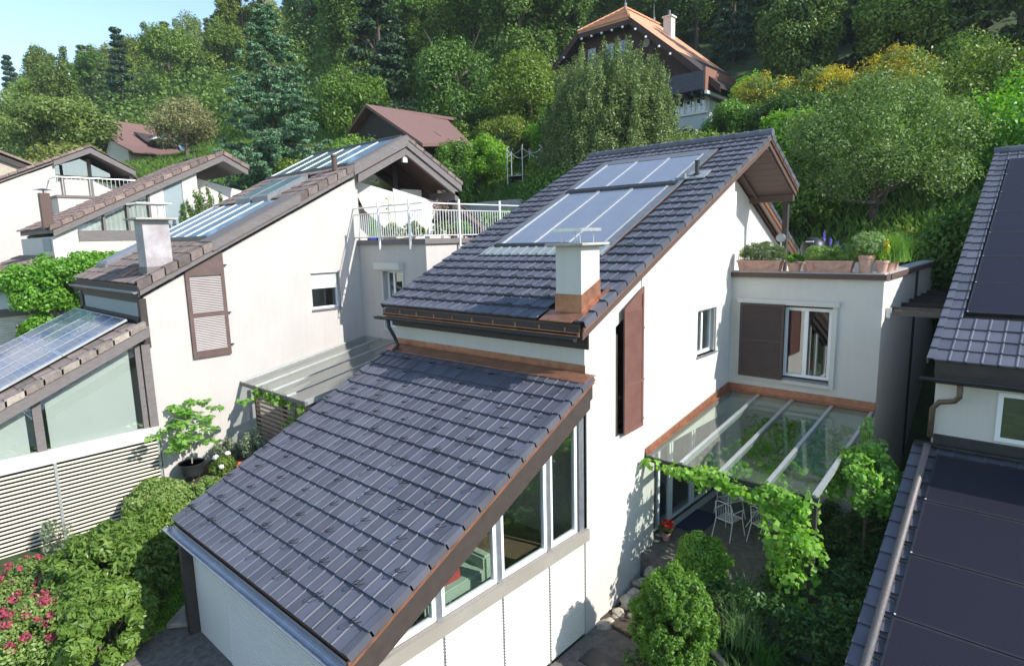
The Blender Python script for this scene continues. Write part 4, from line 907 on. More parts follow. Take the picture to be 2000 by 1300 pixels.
mb = MB(); mb.box(-23.8, -23.45, -3.35, -3.02, 8.6, 10.0); chC = mb.build('chimney', brown_wood, C_); q = MB(); q.lathe([(.34, 10.12), (.0, 10.2)], (-23.62, -3.18, 0), 4); q.tube([(-23.62, -3.18, 10.0), (-23.62, -3.18, 10.13)], .03, 5); q.build('chimney_cap', lead, chC)
cl_ = line((-9, 5.0), (-3.3, 7.55))
mb = MB(); tiles(mb, -29.2, -22.8, -9, 5.0, -3.3, 7.55, .38, .30, WAVE); mb.build('lower_roof', red_tile, C_)
mb = MB(); mb.prism([(-22.8, -9, cl_(-9)-.04), (-22.8, -3.3, 7.51), (-22.8, -3.3, 7.15), (-22.8, -9, cl_(-9)-.4)], (-.1, 0, 0)); mb.box(cx-.1, cx+.06, -9, -3.25, 5.35, 5.64); mb.prism([(cx+.02, -4.35, 5.6), (cx+.02, -4.22, 5.6), (cx+.02, -4.22, cl_(-4.2)-.3), (cx+.02, -4.35, cl_(-4.35)-.3)], (-.1, 0, 0))
deck(mb, -29, -22.9, [(-9, cl_(-9)-.03), (-3.3, 7.5)], .2); mb.build('timber_trim', grey_wood, C_)
q = MB(); q.prism([(cx-.04, -9, 5.6), (cx-.04, -3.3, 5.6), (cx-.04, -3.3, 7.1), (cx-.04, -9, 4.7+.0)], (-.02, 0, 0)); q.build('wing_window', M('bright_reflection_glass', (.66, .72, .74), (.7, .76, .78), 1, .3), C_)  # bright reflection put into the glass colour, opaque pane
blind(C_, cx, -9, -3.3, 1.5, 5.34, pitch=.10)
mb = MB(); mb.box(-29, cx-.05, -3.26, -3.22, 5, 5.05); mb.box(cx-.3, cx-.1, -9, -3.3, 1, 5.4); mb.build('wing_wall', plaster, C_)
# ================================================================== house E with glazed gable and balcony
E_ = thing('terraced_house', (-34, -.5, 2), 'white house with a glazed gable and a small balcony beneath the walnut trees', 'house')
ex = -34; e1 = line((-10.5, 7.8), (1.13, 13.36)); e2 = line((1.13, 13.36), (3.3, 12.17)); etop = lambda y: e1(y) if y < 1.13 else e2(y)
mb = MB(); wall_x(mb, ex, ex-.3, (-10.3, -.54), 2, lambda y: etop(y)-.3); wall_y(mb, -.8, -.54, ex-.3, -1.2+ex, 2, 12.2)
wall_x(mb, ex-1.2, ex-1.4, (-.54, 1.13, 6), 9, lambda y: min(etop(y)-.35, 11.75 if y < 1.6 else 99)); wall_y(mb, 5.8, 6, -40, ex-1.2, 2, 10); wall_x(mb, -40, -39.7, (-10.3, 1.13, 5.8), 2, lambda y: etop(y)-.4)
wall_y(mb, -.9, -.6, ex, ex+1.5, 2, 10.45); wall_x(mb, ex+1.5, ex+1.2, (-.6, 5), 2, lambda y: 10.45); mb.box(ex-1.2, ex+1.3, -.6, 5, 10.0, 10.2); mb.build('wall', plaster_rose, E_)
mb = MB(); tiles(mb, -40.2, -33.8, -10.5, 7.8, 1.13, 13.36, .38, .30, WAVE); tiles(mb, -35.4, -33.8, 3.3, 12.17, 1.13, 13.36, .38, .30, WAVE); tiles(mb, -40.2, -35.4, 6.3, e2(6.3), 1.13, 13.36, .38, .30, WAVE); rE = mb.build('roof', red_tile, E_)
mb = MB()
for k in range(31):
    s0 = -10.5+11.7*k/31; s1 = s0+.40; mb.prism([(-33.72, s0, e1(s0)+.10), (-33.72, s1, e1(s1)+.06), (-33.72, s1, e1(s1)-.06), (-33.72, s0, e1(s0)-.04)], (-.2, 0, 0))
mb.build('verge_tile', red_tile, rE)
mb = MB(); mb.prism([(-33.8, -.6, e1(-.6)-.06), (-33.8, 1.13, 13.28), (-33.8, 3.25, e2(3.25)-.06), (-33.8, 3.25, e2(3.25)-.33), (-33.8, 1.13, 12.98), (-33.8, -.6, e1(-.6)-.36)], (-.1, 0, 0))
deck(mb, -40, -33.85, [(-10.4, e1(-10.4)-.03), (1.13, 13.3), (3.25, e2(3.25)-.03)], .15); mb.box(-34.2, -34.05, 3.0, 3.2, 10.2, 12.1); mb.box(ex-1.19, ex-1.1, -.1, .05, 10.2, 12.4); mb.box(ex-1.19, ex-1.1, 1.2, 1.4, 10.2, 12.8); mb.box(ex-1.19, ex-1.12, -.54, 2.2, 11.7, 11.85)
mb.box(ex+.0, ex+1.56, -.95, -.55, 10.453, 10.58); mb.box(ex+1.2, ex+1.56, -.55, 5, 10.453, 10.58); mb.build('timber_trim', grey_wood, E_)
q = MB(); q.prism([(ex-1.1, -.3, 11.85), (ex-1.1, 1.2, 11.85), (ex-1.1, 1.2, 12.9), (ex-1.1, -.3, 12.3)], (-.03, 0, 0)); q.build('gable_window', glass_refl, E_); q = MB(); q.prism([(ex-1.1, 1.4, 11.85), (ex-1.1, 2.3, 11.85), (ex-1.1, 2.3, 12.2), (ex-1.1, 1.4, 12.8)], (-.03, 0, 0)); q.build('gable_window', glass_refl, E_)
q = MB(); q.tube([(ex+.1, -.85, 11.5), (ex+1.5, -.85, 11.5), (ex+1.5, 4.9, 11.5)], .03, 6); er = q.build('balcony_railing', galv, E_)
q = MB(); y = -.8
while y < 4.8: q.tube([(ex+1.5, y, 10.5), (ex+1.5, y, 11.5)], .014, 4); y += .2
q.build('baluster', galv, er, one=True)
mb = MB(); mb.box(ex-.02, ex+.02, -6.0, -3.5, 6.6, 8.1); mb.build('slatted_blind', cream, E_)
F_ = thing('terraced_house', (-45, 0, 3), 'house end with a plain terracotta brown roof, the last of the row', 'house')
mb = MB(); mb.prism([(-44.5, -5.5, 11.2), (-44.5, -1.6, 14.35), (-44.5, 1.6, 13.0), (-44.5, 1.6, 12.85), (-44.5, -1.6, 14.2), (-44.5, -5.5, 11.05)], (-6.5, 0, 0)); mb.build('roof', red_tile, F_)
mb = MB(); mb.prism([(-44.8, -5, 3), (-44.8, -5, 11.2), (-44.8, -1.6, 14.0), (-44.8, 1.0, 12.9), (-44.8, 1.0, 3)], (-6, 0, 0)); mb.build('wall', M('beige_brick', (.40, .34, .27), (.46, .40, .33), 6, .9), F_)
mb = MB(); mb.prism([(-44.6, -1.6, 14.05), (-44.6, 1.6, 12.72), (-44.6, 1.6, 12.4), (-44.6, -1.6, 13.7)], (-.15, 0, 0)); mb.build('barge_board', dark_wood, F_)
# ================================================================== black photovoltaic house (D)
D_ = thing('terraced_house', (4.6, 4.96, -.8), 'house with dark glazed tiles and large black photovoltaic fields on both roofs', 'house')
d1 = line((4.65, 5.34), (14.49, 9.97)); dl = line((.23, 1.36), (5.35, 3.77)); th = math.atan2(d1(1)-d1(0), 1)
mb = MB(); holes = [(5.0, 12, 6.1, 13.9)]
tiles(mb, 4.74, 10.6, 4.65, 5.34, 14.49, 9.97, .372, .245, FLAT, holes=holes); tiles(mb, 4.74, 10.6, 19, 7.4, 14.49, 9.97, .372, .3, FLAT); rD = mb.build('upper_roof', slate, D_)
mb = MB(); verge(mb, 4.62, 4.65, 5.34, 14.49, 9.97, .372, side=-1); mb.build('verge_tile', slate, rD)
mb = MB()
for k in range(17): x = 4.6+k*.345; mb.tube([(x, 14.49, 9.99), (x+.355, 14.49, 10.0)], [.12, .13], 12)
mb.build('ridge_tile', slate, rD, one=True)
mb = MB(); deck(mb, 4.75, 10.5, [(4.7, 5.32), (14.49, 9.94), (18.9, 7.4)], .24); mb.box(4.76, 10.4, 4.72, 4.76, 4.95, 5.26); mb.box(4.76, 10.4, 4.9, 4.95, 4.86, 5.1); mb.build('roof_boarding', dark_wood, D_)
mb = MB(); gutter(mb, 4.55, 10.4, 4.55, 5.02, .06); mb.build('gutter', dark_metal, D_)
mb = MB(); mb.box(4.76, 10.4, 4.96, 5.2, -1, 4.9); wall_x(mb, 4.76, 5.0, (5.2, 14.49, 18.5), -1, lambda y: (d1(y) if y < 14.49 else 9.97-(y-14.49)*.58)-.35); mb.build('wall', plaster, D_)
mb = MB(); frame(mb, (5.72, 4.93, 3.9), (1, 0, 0), (0, 0, 1), 1.6, .92, .08, .07, (0, -1, 0)); fD = mb.build('window', white_paint, D_); q = MB(); q.box(5.78, 7.3, 4.94, 4.95, 3.95, 4.78); q.build('pane', glass_refl, fD)
for j in range(7):
    for i in range(3): pvrow(D_, 5.02+i*1.72, 5.02+i*1.72+1.70, 6.20+j*1.09, 6.20+(j+1)*1.09-.015, d1, .05, pv_black, dark_metal)
mb = MB(); tiles(mb, 4.66, 10.6, -5.0, dl(-5.0), 5.0, dl(5.0), .372, .245, FLAT, holes=[(4.9, 12, -6, 4.75)]); rDL = mb.build('lower_roof', slate, D_)
mb = MB(); verge(mb, 4.48, -5.0, dl(-5), 5.0, dl(5), .372, side=-1, wd=.25); mb.build('verge_tile', slate, rDL)
mb = MB(); mb.prism([(4.88, -5, dl(-5)), (4.88, 4.75, dl(4.75)), (4.88, 4.75, dl(4.75)+.03), (4.88, -5, dl(-5)+.03)], (5.6, 0, 0)); mb.prism([(4.60, -5, dl(-5)-.03), (4.6, 4.9, dl(4.9)-.03), (4.6, 4.9, dl(4.9)-.25), (4.6, -5, dl(-5)-.25)], (5.8, 0, 0)); mb.build('roof_boarding', dark_metal, D_)
th = math.atan2(dl(1)-dl(0), 1)
for j in range(8):
    yb = 4.70-j*1.145
    for i in range(3): pvrow(D_, 4.90+i*1.75, 4.90+i*1.75+1.73, yb-1.13, yb, dl, .07, pv_black, dark_metal)
    for k in range(2 if j < 7 else 0):
        pass
mb = MB(); wall_x(mb, 4.75, 5.0, (-4.6, 4.96), -1.2, lambda y: dl(y)-.26); mb.build('wing_wall', plaster, D_)
mb = MB(); mb.box(4.5, 10.4, 4.80, 4.955, 3.62, 3.66); mb.box(4.8, 10.4, 4.90, 4.957, 3.6, 3.85); mb.build('wall_flashing', dark_metal, D_)
pp = [(5.18, 4.55, 4.94), (5.18, 4.56, 4.72), (5.10, 4.68, 4.60), (4.86, 4.80, 4.52), (4.76, 4.84, 4.38), (4.75, 4.84, 3.80)]
mb = MB(); mb.tube(pp, .05, 12); mb.build('downpipe', M('verdigris_brown_pipe', (.11, .075, .05), (.15, .12, .09), 12, .6, metal=.3), D_, smooth=True)
mb = MB(); mb.tube([(4.735, 4.72, dl(4.72)+.20), (4.735, 4.6, dl(4.6)+.14), (4.735, -5.2, dl(-5.2)+.12)], .062, 14); mb.build('overflow_pipe', M('bronze_pipe', (.13, .115, .11), (.19, .17, .165), 14, .55, metal=.35, stretch=(3, .5, 3), bump=.3), D_, smooth=True)
bk = None
for k in range(26):
    yy = 4.55-k*.337
    if bk is None: q = MB(); q.box(4.77, 4.89, -.012, .012, -.012, .012); bk = q.build('pipe_bracket', M('black_bracket', (.008, .008, .01), None, rough=.7), D_); o = bk
    else: o = bk.copy(); COL.objects.link(o)
    o.location = (0, yy, dl(yy)+.09)
    q = None
ck = None
for j in range(8):
    yy = 4.70-j*1.145-1.14
    if ck is None: q = MB(); q.box(4.905, 4.93, -.012, .012, -.006, .008); ck = q.build('panel_clip', white_paint, D_); o = ck
    else: o = ck.copy(); COL.objects.link(o)
    o.location = (0, yy, dl(yy)+.085)
ck = None
for j in range(7):
    yy = 6.20+j*1.09
    if ck is None: q = MB(); q.box(5.03, 5.055, -.012, .012, -.006, .008); ck = q.build('panel_clip', white_paint, D_); o = ck
    else: o = ck.copy(); COL.objects.link(o)
    o.location = (0, yy, d1(yy)+.065)
HKo = []
for k, yy in enumerate([4.65+.338*1, 4.65+.338*2]):
    for i in range(5): HKo.append((5.0+i*.49+.2*k, yy-.02, d1(yy)+.05))
hooks(rD, HKo, black_wire)
# ================================================================== houses on the slope
CHL = thing('chalet', (-21.5, 34.5, 13.5), 'dark timber chalet with an orange half-hipped roof and white lower walls', 'house')
px_, y0 = -21.9, 34.5; y1 = 42.6
mb = MB(); mb.box(-29.6, -13.5, y0+.2, y1, 10, 18.1); mb.build('wall', M('shade_tinted_plaster', (.62, .64, .66), (.58, .60, .62), 2, .9), CHL)  # white wall in shade, its bluish cast put into the base colour
timber = M('carved_dark_timber', (.045, .022, .016), (.075, .035, .026), 5, .8, bump=.4, bscale=10)
sunlit_wood = M('sunlit_boarding', (.22, .10, .07), (.27, .13, .09), 5, .8, stretch=(6, 6, 1))  # sun on the side boards put into their brighter reddish colour
mb = MB(); mb.prism([(-29.8, y0, 18.1), (-13.4, y0, 18.1), (-13.4, y0, 18.9), (-15.9, y0, 20.6), (-19.7, y0, 23.7), (-24.1, y0, 23.7), (-27.9, y0, 20.6), (-30, y0, 18.9)], (0, y1-y0, 0)); mb.build('gable_wall', timber, CHL)
rp = [(-12.2, 17.9), (-15.7, 20.95), (-19.5, 24.1), (px_, 26.1)]
mb = MB()
for side in (1, -1):
    X = lambda x: x if side == 1 else 2*px_-x
    for i in range(3):
        (xa, za), (xb, zb) = rp[i], rp[i+1]; yy = y0-.9
        if i == 1: mb.prism([(X(xa), yy, za), (X(xb), yy, zb), (X(xb), y1, zb), (X(xa), y1, za)], (0, 0, -.10))
        elif i == 0: continue
        else: mb.prism([(X(xa), yy, za), (X(xb), y0+2.4, zb), (X(xb), y1, zb), (X(xa), y1, za)], (0, 0, -.16))
mb.prism([(-19.5, y0-.95, 24.1), (2*px_+19.5, y0-.95, 24.1), (px_, y0+2.4, 26.1)], (0, .05, -.18)); rch = mb.build('roof', orange_tile, CHL)
mb = MB()
for X in (lambda x: x, lambda x: 2*px_-x):
    (xa, za), (xb, zb), (xc, zc) = rp[0], rp[1], rp[2]
    mb.prism([(X(xa), y0-.9, za), (X(xb), y0-.9, zb), (X(xb), y1, zb), (X(xa), y1, za)], (0, 0, -.2)); mb.prism([(X(xb), y0-.9, zb-.103), (X(xc), y0-.9, zc-.103), (X(xc), y1, zc-.103), (X(xb), y1, zb-.103)], (0, 0, -.15))
mb.build('flared_eave', dark_wood, CHL)
mb = MB()   # courses on the hip and the sunny slope
for k in range(9):
    t = k/9.; za = 24.1+2*t; half = 2.4*(1-t); ya = y0-.95+3.35*t; mb.bar((px_-half, ya, za+.05), (px_+half, ya, za+.05), .10, .09)
mb.build('tile_course', orange_tile, rch, one=True)
mb = MB(); mb.bar((-19.5, y0-.95, 24.18), (px_, y0+2.4, 26.2), .16, .12); mb.bar((2*px_+19.5, y0-.95, 24.18), (px_, y0+2.4, 26.2), .16, .12); mb.bar((px_, y0+2.4, 26.2), (px_, y1, 26.2), .16, .12); mb.build('ridge_tile', orange_tile, rch)
mb = MB(); 
for yy in (y0+2.4, 41.6): mb.tube([(px_, yy, 26.1), (px_, yy, 27.6)], [.06, .02], 6); mb.tube([(px_, yy, 26.2), (px_, yy, 26.5)], .12, 8)
mb.build('roof_finial', lead, CHL)
q = MB(); q.box(-19.9, -19.2, 39.6, 40.3, 23.6, 25.5); q.box(-20.0, -19.1, 39.5, 40.4, 25.5, 25.62); cc = q.build('chimney', plaster, CHL); q = MB(); q.tube([(-19.55, 39.95, 25.6), (-19.55, 39.95, 26.1)], .1, 8); q.build('flue', lead, cc)
mb = MB()
for i in range(2):
    (xa, za), (xb, zb) = rp[i], rp[i+1]
    for X in (lambda x: x, lambda x: 2*px_-x): mb.prism([(X(xa), y0-.91, za+.03), (X(xb), y0-.91, zb+.03), (X(xb), y0-.91, zb-.55), (X(xa), y0-.91, za-.5)], (0, -.08, 0))
mb.box(-24.2, -19.6, y0-1.02, y0-.92, 23.55, 23.92); mb.build('barge_board', timber, CHL)
studs = [(-23.8+.95*k, 23.45) for k in range(5)]+[(-18.9, 23.05), (-18.0, 22.3), (-16.9, 21.4), (-16.0, 20.7), (-25.6, 22.4), (-26.7, 21.5), (-27.6, 20.8)]
st = MB(); st.lathe([(.0, -.1), (.09, -.06), (.09, .06), (.0, .1)], (0, 0, 0), 8); first = None
for x, z in studs:
    if first is None: first = st.build('white_stud', white_paint, CHL); o = first
    else: o = first.copy(); COL.objects.link(o)
    o['origin'] = (0, 0, 0)
    o.location = (x+21.5+(-21.5)+21.5, y0-1.08-34.5+34.5, z-13.5+13.5)
    o.location = (x, y0-1.08, z); o.parent = None; o.parent = CHL; o.matrix_parent_inverse = Matrix.Identity(4); o.location = (x, y0-1.08-34.5+34.5, z)
for o in [c for c in CHL.children if c.name.startswith('white_stud')]:
    pass
for x0, wd in ((-22.2, .75), (-21.0, .75), (-23.9, .75)):
    window(CHL, 'window', (x0, y0-.06, 21.5), (1, 0, 0), (0, 0, 1), wd, 1.35, (0, -1, 0), mat=M('grey_blue_frame', (.35, .4, .46), None, rough=.5), b=.09, cols=(wd/2,), rows=(.5, .95), gl=glass_refl)
q = MB(); q.tube([(-18.5, y0-.02, 22.2), (-18.5, y0-.1, 22.2)], .3, 16); q.build('carved_disc', M('faded_carving', (.35, .28, .24), None), CHL)
mb = MB(); mb.box(-16.6, -13.2, 33.0, 33.15, 17.9, 19.0); mb.box(-16.6, -13.2, 33.0, 34.6, 17.75, 17.9)
for k in range(5): mb.box(-16.4+k*.75, -16.3+k*.75, 33.1, 34.5, 17.45, 17.75)
mb.build('balcony', M('shade_toned_timber', (.06, .06, .075), (.09, .09, .11), 6, .8), CHL)  # front lies in shade, darkness put into the timber colour
mb = MB(); mb.box(-13.2, -13.05, 33.0, 41, 17.6, 19.2); mb.build('side_boarding', sunlit_wood, CHL)
mb = MB(); mb.box(-13.1, -12.9, 33.0, 41, 17.40, 17.6); mb.build('white_beam', white_paint, CHL)
for x0, wd in ((-16.3, .95), (-15.3, .78), (-14.5, .8)):
    window(CHL, 'window', (x0, y0+.12, 16.55), (1, 0, 0), (0, 0, 1), wd-.04, 1.35, (0, -1, 0), b=.10, cols=(wd/2,), rows=(.5, .95), gl=glass_refl)
window(CHL, 'window', (-14.4, y0+.12, 14.0), (1, 0, 0), (0, 0, 1), .8, 1.1, (0, -1, 0), b=.08, cols=(.4,), gl=glass_refl)
mb = MB(); mb.box(-16.4, -13.6, y0-.0, y0+.15, 16.42, 16.52); mb.build('window_sill', white_paint, CHL)
q = thing('street_lamp', (-12.9, 33.6, 13.4), 'small white lantern on a pale post at the corner of the chalet', 'lamp')
mb = MB(); mb.box(-13.1, -12.7, 33.4, 33.8, 12, 15.3); mb.build('post', white_paint, q); mb = MB(); mb.lathe([(.1, 15.3), (.2, 15.45), (.24, 15.9), (.1, 16.1), (.02, 16.3)], (-12.9, 33.6, 0), 8); mb.build('lantern', offwhite, q)
BN = thing('barn', (-25, 16.5, 9), 'dark timber barn with a maroon tiled roof and two skylights on the slope', 'barn')
maroon = M('maroon_fine_tile', (.15, .085, .075), (.20, .115, .10), 14, .85, bump=.8, bscale=20, stretch=(1, 1, 1))
mb = MB(); mb.prism([(-26.2, 14.0, 16.15), (-21.2, 14.2, 13.25), (-21.5, 18.3, 13.7), (-25.9, 20.4, 16.0)], (0, 0, -.18)); mb.prism([(-26.2, 14.0, 16.15), (-31.2, 14.2, 13.25), (-31, 20.8, 13.25), (-25.6, 20.8, 16.1)], (0, 0, -.18)); mb.build('roof', maroon, BN)
mb = MB(); mb.prism([(-30.5, 14.6, 8), (-22.2, 14.7, 8), (-22.2, 14.7, 13.5), (-26.2, 14.6, 15.85), (-30.5, 14.6, 13.4)], (0, .1, 0)); mb.prism([(-22.2, 14.7, 8), (-22.4, 18.2, 8), (-22.4, 18.2, 13.6), (-22.2, 14.7, 13.4)], (-.1, 0, 0)); mb.build('wall', dark_wood, BN)
for yy, in ((16.4,), (17.4,)):
    q = MB(); q.prism([(-22.9, yy, 14.38), (-22.1, yy, 13.91), (-22.1, yy+.42, 13.91), (-22.9, yy+.42, 14.38)], (0, 0, -.1)); f = q.build('skylight', M('skylight_rim', (.12, .12, .10), None), BN); q = MB(); q.prism([(-22.8, yy+.07, 14.34), (-22.2, yy+.07, 13.99), (-22.2, yy+.35, 13.99), (-22.8, yy+.35, 14.34)], (0, 0, -.02)); q.build('pane', glass_refl, f)
MH = thing('hillside_house', (-70, 15, 13), 'cream house with a broad maroon hipped roof and a terrace cut into it', 'house')
mb = MB()
P_ = {'a': (-71, 12.9, 21.4), 'b': (-71, 18.0, 21.1), 'h1': (-72.6, 11.9, 20.1), 'h2': (-69.6, 11.6, 20.05), 'e1': (-65.7, 12.9, 17.6), 'e2': (-65.5, 19.6, 17.3), 'm1': (-67.7, 12.2, 18.5), 'm2': (-67.7, 18.9, 18.4), 'w1': (-76.5, 12.5, 17.6), 'w2': (-76.5, 19, 17.3)}
mb.prism([P_['a'], P_['h1'], P_['h2']], (0, 0, -.15)); mb.prism([P_['a'], P_['h2'], P_['m1'], P_['m2'], P_['b']], (0, 0, -.15)); mb.prism([P_['m1'], P_['e1'], P_['e2'], P_['m2']], (0, 0, -.15)); mb.prism([P_['a'], P_['b'], P_['w2'], P_['w1'], P_['h1']], (0, 0, -.15)); mb.prism([P_['b'], P_['m2'], P_['e2'], P_['w2']], (0, 0, -.15))
mb.build('roof', maroon, MH)
mb = MB(); mb.box(-75.5, -67, 12.9, 18.3, 10, 17.9); mb.prism([(-75.5, 12.95, 17.9), (-67.0, 12.95, 17.9), (-69.9, 12.95, 20), (-72.4, 12.95, 20)], (0, .2, 0)); mb.build('wall', M('cream_render', (.55, .52, .42), (.6, .57, .47), 3, .9), MH)
mb = MB(); mb.prism([(-69.3, 14.3, 20.0), (-68.2, 14.9, 19.0), (-67.6, 15.3, 18.65), (-67.6, 18.0, 18.55), (-68.9, 17.7, 19.55)], (.25, 0, .1)); mb.build('terrace_recess', dark_wood, MH)
for (yy, zz, xx) in ((17.0, 20.0, -69.4), (18.1, 18.9, -68.0)):
    q = MB(); q.prism([(xx, yy, zz), (xx+.8, yy, zz-.65), (xx+.8, yy+.55, zz-.65), (xx, yy+.55, zz)], (0.05, 0, .2)); q.build('skylight', collector_blue, MH)
window(MH, 'window', (-66.95, 15.6, 15.9), (0, 1, 0), (0, 0, 1), 1.1, 1.3, (1, 0, 0), b=.12, cols=(.55,), gl=glass_refl)
mb = MB(); mb.box(-67, -65.9, 13.8, 18, 15.0, 15.15); mb.box(-66, -65.9, 13.8, 18, 15.15, 15.9); mb.build('balcony', white_paint, MH)
q = thing('parasol', (-67.2, 16.4, 18.2), 'white open parasol on the roof terrace of the cream house', 'parasol'); mb = MB(); mb.lathe([(1.25, 19.15), (.9, 19.4), (.45, 19.55), (.0, 19.6)], (-67.2, 16.4, 0), 10); mb.build('canopy', white_paint, q); mb = MB(); mb.tube([(-67.2, 16.4, 17.9), (-67.2, 16.4, 19.5)], .03, 6); mb.build('pole', galv, q)
RW = MB(); RW.box(-20.5, -15.5, 16.4, 16.6, 6.5, 9.9); tag(RW.build('retaining_wall', concrete), 'grey concrete retaining wall beneath the round clipped bush', 'wall')
TR = thing('trampoline', (-18.8, 19.5, 10.2), 'garden trampoline with pale poles and a sagging safety net behind the round bush', 'trampoline')
for k in range(6):
    a = k*math.pi/3; x, y = -19.3+1.25*math.cos(a), 21.0+1.25*math.sin(a); q = MB(); q.tube([(x, y, 10.8), (x, y, 13.3), (x-.15*math.cos(a), y-.15*math.sin(a), 13.45)], .035, 6); q.build('pole', galv, TR)
q = MB(); n = 36; q.tube([(-19.3+1.2*math.cos(2*math.pi*k/n), 21.0+1.2*math.sin(2*math.pi*k/n), 13.2-.3*abs(math.sin(3*2*math.pi*k/n))) for k in range(n+1)], .025, 5); q.tube([(-19.3+1.2*math.cos(2*math.pi*k/n), 21.0+1.2*math.sin(2*math.pi*k/n), 11.6) for k in range(n+1)], .04, 5); q.build('net_rim', galv, TR)
q = MB(); q.lathe([(1.15, 11.58), (1.15, 11.62)], (-19.3, 21.0, 0), 24); q.build('jumping_mat', dark_metal, TR)
FL = thing('flag_pole', (-2.2, 36.2, 13), 'pole with a limp red and yellow flag among the yellow broom', 'flag')
q = MB(); q.tube([(-2.2, 36.2, 13), (-2.2, 36.2, 19.2)], .05, 6); q.build('pole', grey_wood, FL)
q = MB(); q.prism([(-2.3, 36.2, 19.0), (-2.45, 36.1, 18.9), (-2.75, 36.1, 17.3), (-2.5, 36.2, 17.2), (-2.3, 36.2, 17.6)], (.02, .08, 0)); q.build('flag', M('red_cloth', (.45, .04, .05), (.35, .03, .04), 3), FL)
q = MB(); q.prism([(-2.15, 36.15, 18.9), (-2.28, 36.1, 18.8), (-2.35, 36.1, 17.2), (-2.2, 36.1, 17.1)], (.02, .08, 0)); q.build('flag', M('yellow_cloth', (.6, .5, .1), None), FL)

# ================================================================== vegetation
def branchy(mb, base, h, r, rg, n=6, spread=2., top=.9):
    bx_, by_, bz = base; pts = [(bx_, by_, bz-.4), (bx_+rg.uniform(-.1, .1)*h*.2, by_+rg.uniform(-.1, .1)*h*.2, bz+h*.4), (bx_+rg.uniform(-.2, .2), by_+rg.uniform(-.2, .2), bz+h*top)]
    mb.tube(pts, [r, r*.7, r*.2], 8); ends = []
    for i in range(n):
        t = rg.uniform(.25, .75); a = rg.uniform(0, 6.28); s_ = Vector(pts[0]).lerp(Vector(pts[2]), t); e = s_+Vector((math.cos(a)*spread*rg.uniform(.6, 1), math.sin(a)*spread*rg.uniform(.6, 1), h*rg.uniform(.15, .4)))
        mb.tube([s_, s_.lerp(e, .5)+Vector((0, 0, -.1*spread)), e], [r*.5, r*.3, r*.08], 6)
def tree_proto(kind, seed, h, rad, mat, leaves, size, rr=.34, n=34, label='', group='', trunk=bark):
    rg = random.Random(seed); t = bpy.data.objects.new(kind, None); COL.objects.link(t); t['origin'] = (0., 0., 0.); t['category'] = 'tree'; t['label'] = label; t['group'] = group
    mb = MB(); branchy(mb, (0, 0, 0), h*.8, .10+.008*h, rg, 5, rad*.7); mb.build('trunk', trunk, t, one=True)
    cl = []
    if kind == 'conifer':
        k = 0; z = h*.12
        while z < h*.98:
            f = 1-(z-h*.12)/(h*.88); R_ = rad*(f**.8)
            for a in range(int(5+6*f)):
                an = rg.uniform(0, 6.28); rr_ = R_*rg.uniform(.4, .9); cl.append((math.cos(an)*rr_, math.sin(an)*rr_, z-rr_*.25, .55*rad*.35+.1, .55*rad*.35+.1, .22*rad*.6, leaves/90))
            z += h*.055
    else:
        # several sub-crowns of different size, so the outline is uneven
        subs = [((0, 0, h*.68), (rad*.8, rad*.8, h*.32), n*.5)]
        for i in range(4):
            a = rg.uniform(0, 6.28); d = rad*rg.uniform(.3, .6); q = rg.uniform(.45, .65); subs.append(((math.cos(a)*d, math.sin(a)*d, h*rg.uniform(.42, .8)), (rad*q, rad*q, h*.22), n*.2))
        subs.append(((0, 0, h*.30), (rad*.75, rad*.75, h*.24), n*.45))
        for c, r_, m_ in subs: cl += lobes(c, r_, int(m_), rr, leaves/n/1.3*rr*rr/.12, rg.randint(0, 9999), bottom=-.6)
    leaf_mesh('crown', cl, size, mat, t, seed=seed, up=.45, shell=.35)
    return t
WG = 'woodland trees covering the hillside'
protos = [
 tree_proto('broadleaf_tree', 11, 15, 4.2, GREEN, 15000, .34, label='', group=WG),
 tree_proto('broadleaf_tree', 12, 13, 4.8, GREEN, 15000, .32, label='', group=WG),
 tree_proto('broadleaf_tree', 13, 16, 4.0, DEEP, 15000, .32, label='', group=WG),
 tree_proto('broadleaf_tree', 14, 12, 3.8, leafmat('mid_green_foliage', (.07, .12, .02), (.165, .235, .045), .02, .3), 14000, .30, label='', group=WG),
 tree_proto('broadleaf_tree', 15, 14, 3.6, leafmat('pale_green_foliage', (.09, .13, .035), (.19, .24, .08), .02, .3), 10000, .32, label='', group=WG, trunk=bark_light),
 tree_proto('conifer', 16, 18, 3.2, leafmat('fir_needles', (.018, .045, .022), (.05, .09, .04), .01, .12), 14000, .36, label='', group=WG),
 tree_proto('conifer', 17, 15, 2.8, leafmat('larch_needles', (.06, .10, .03), (.12, .17, .06), .01, .2), 10000, .32, label='', group=WG)]
KN = ['rounded mid green forest tree', 'broad spreading green forest tree', 'tall dark green forest tree', 'small bright green forest tree', 'pale thin crowned forest tree', 'dark pointed fir tree', 'light feathery larch tree']
CF = Vector((CAM.x, CAM.y))
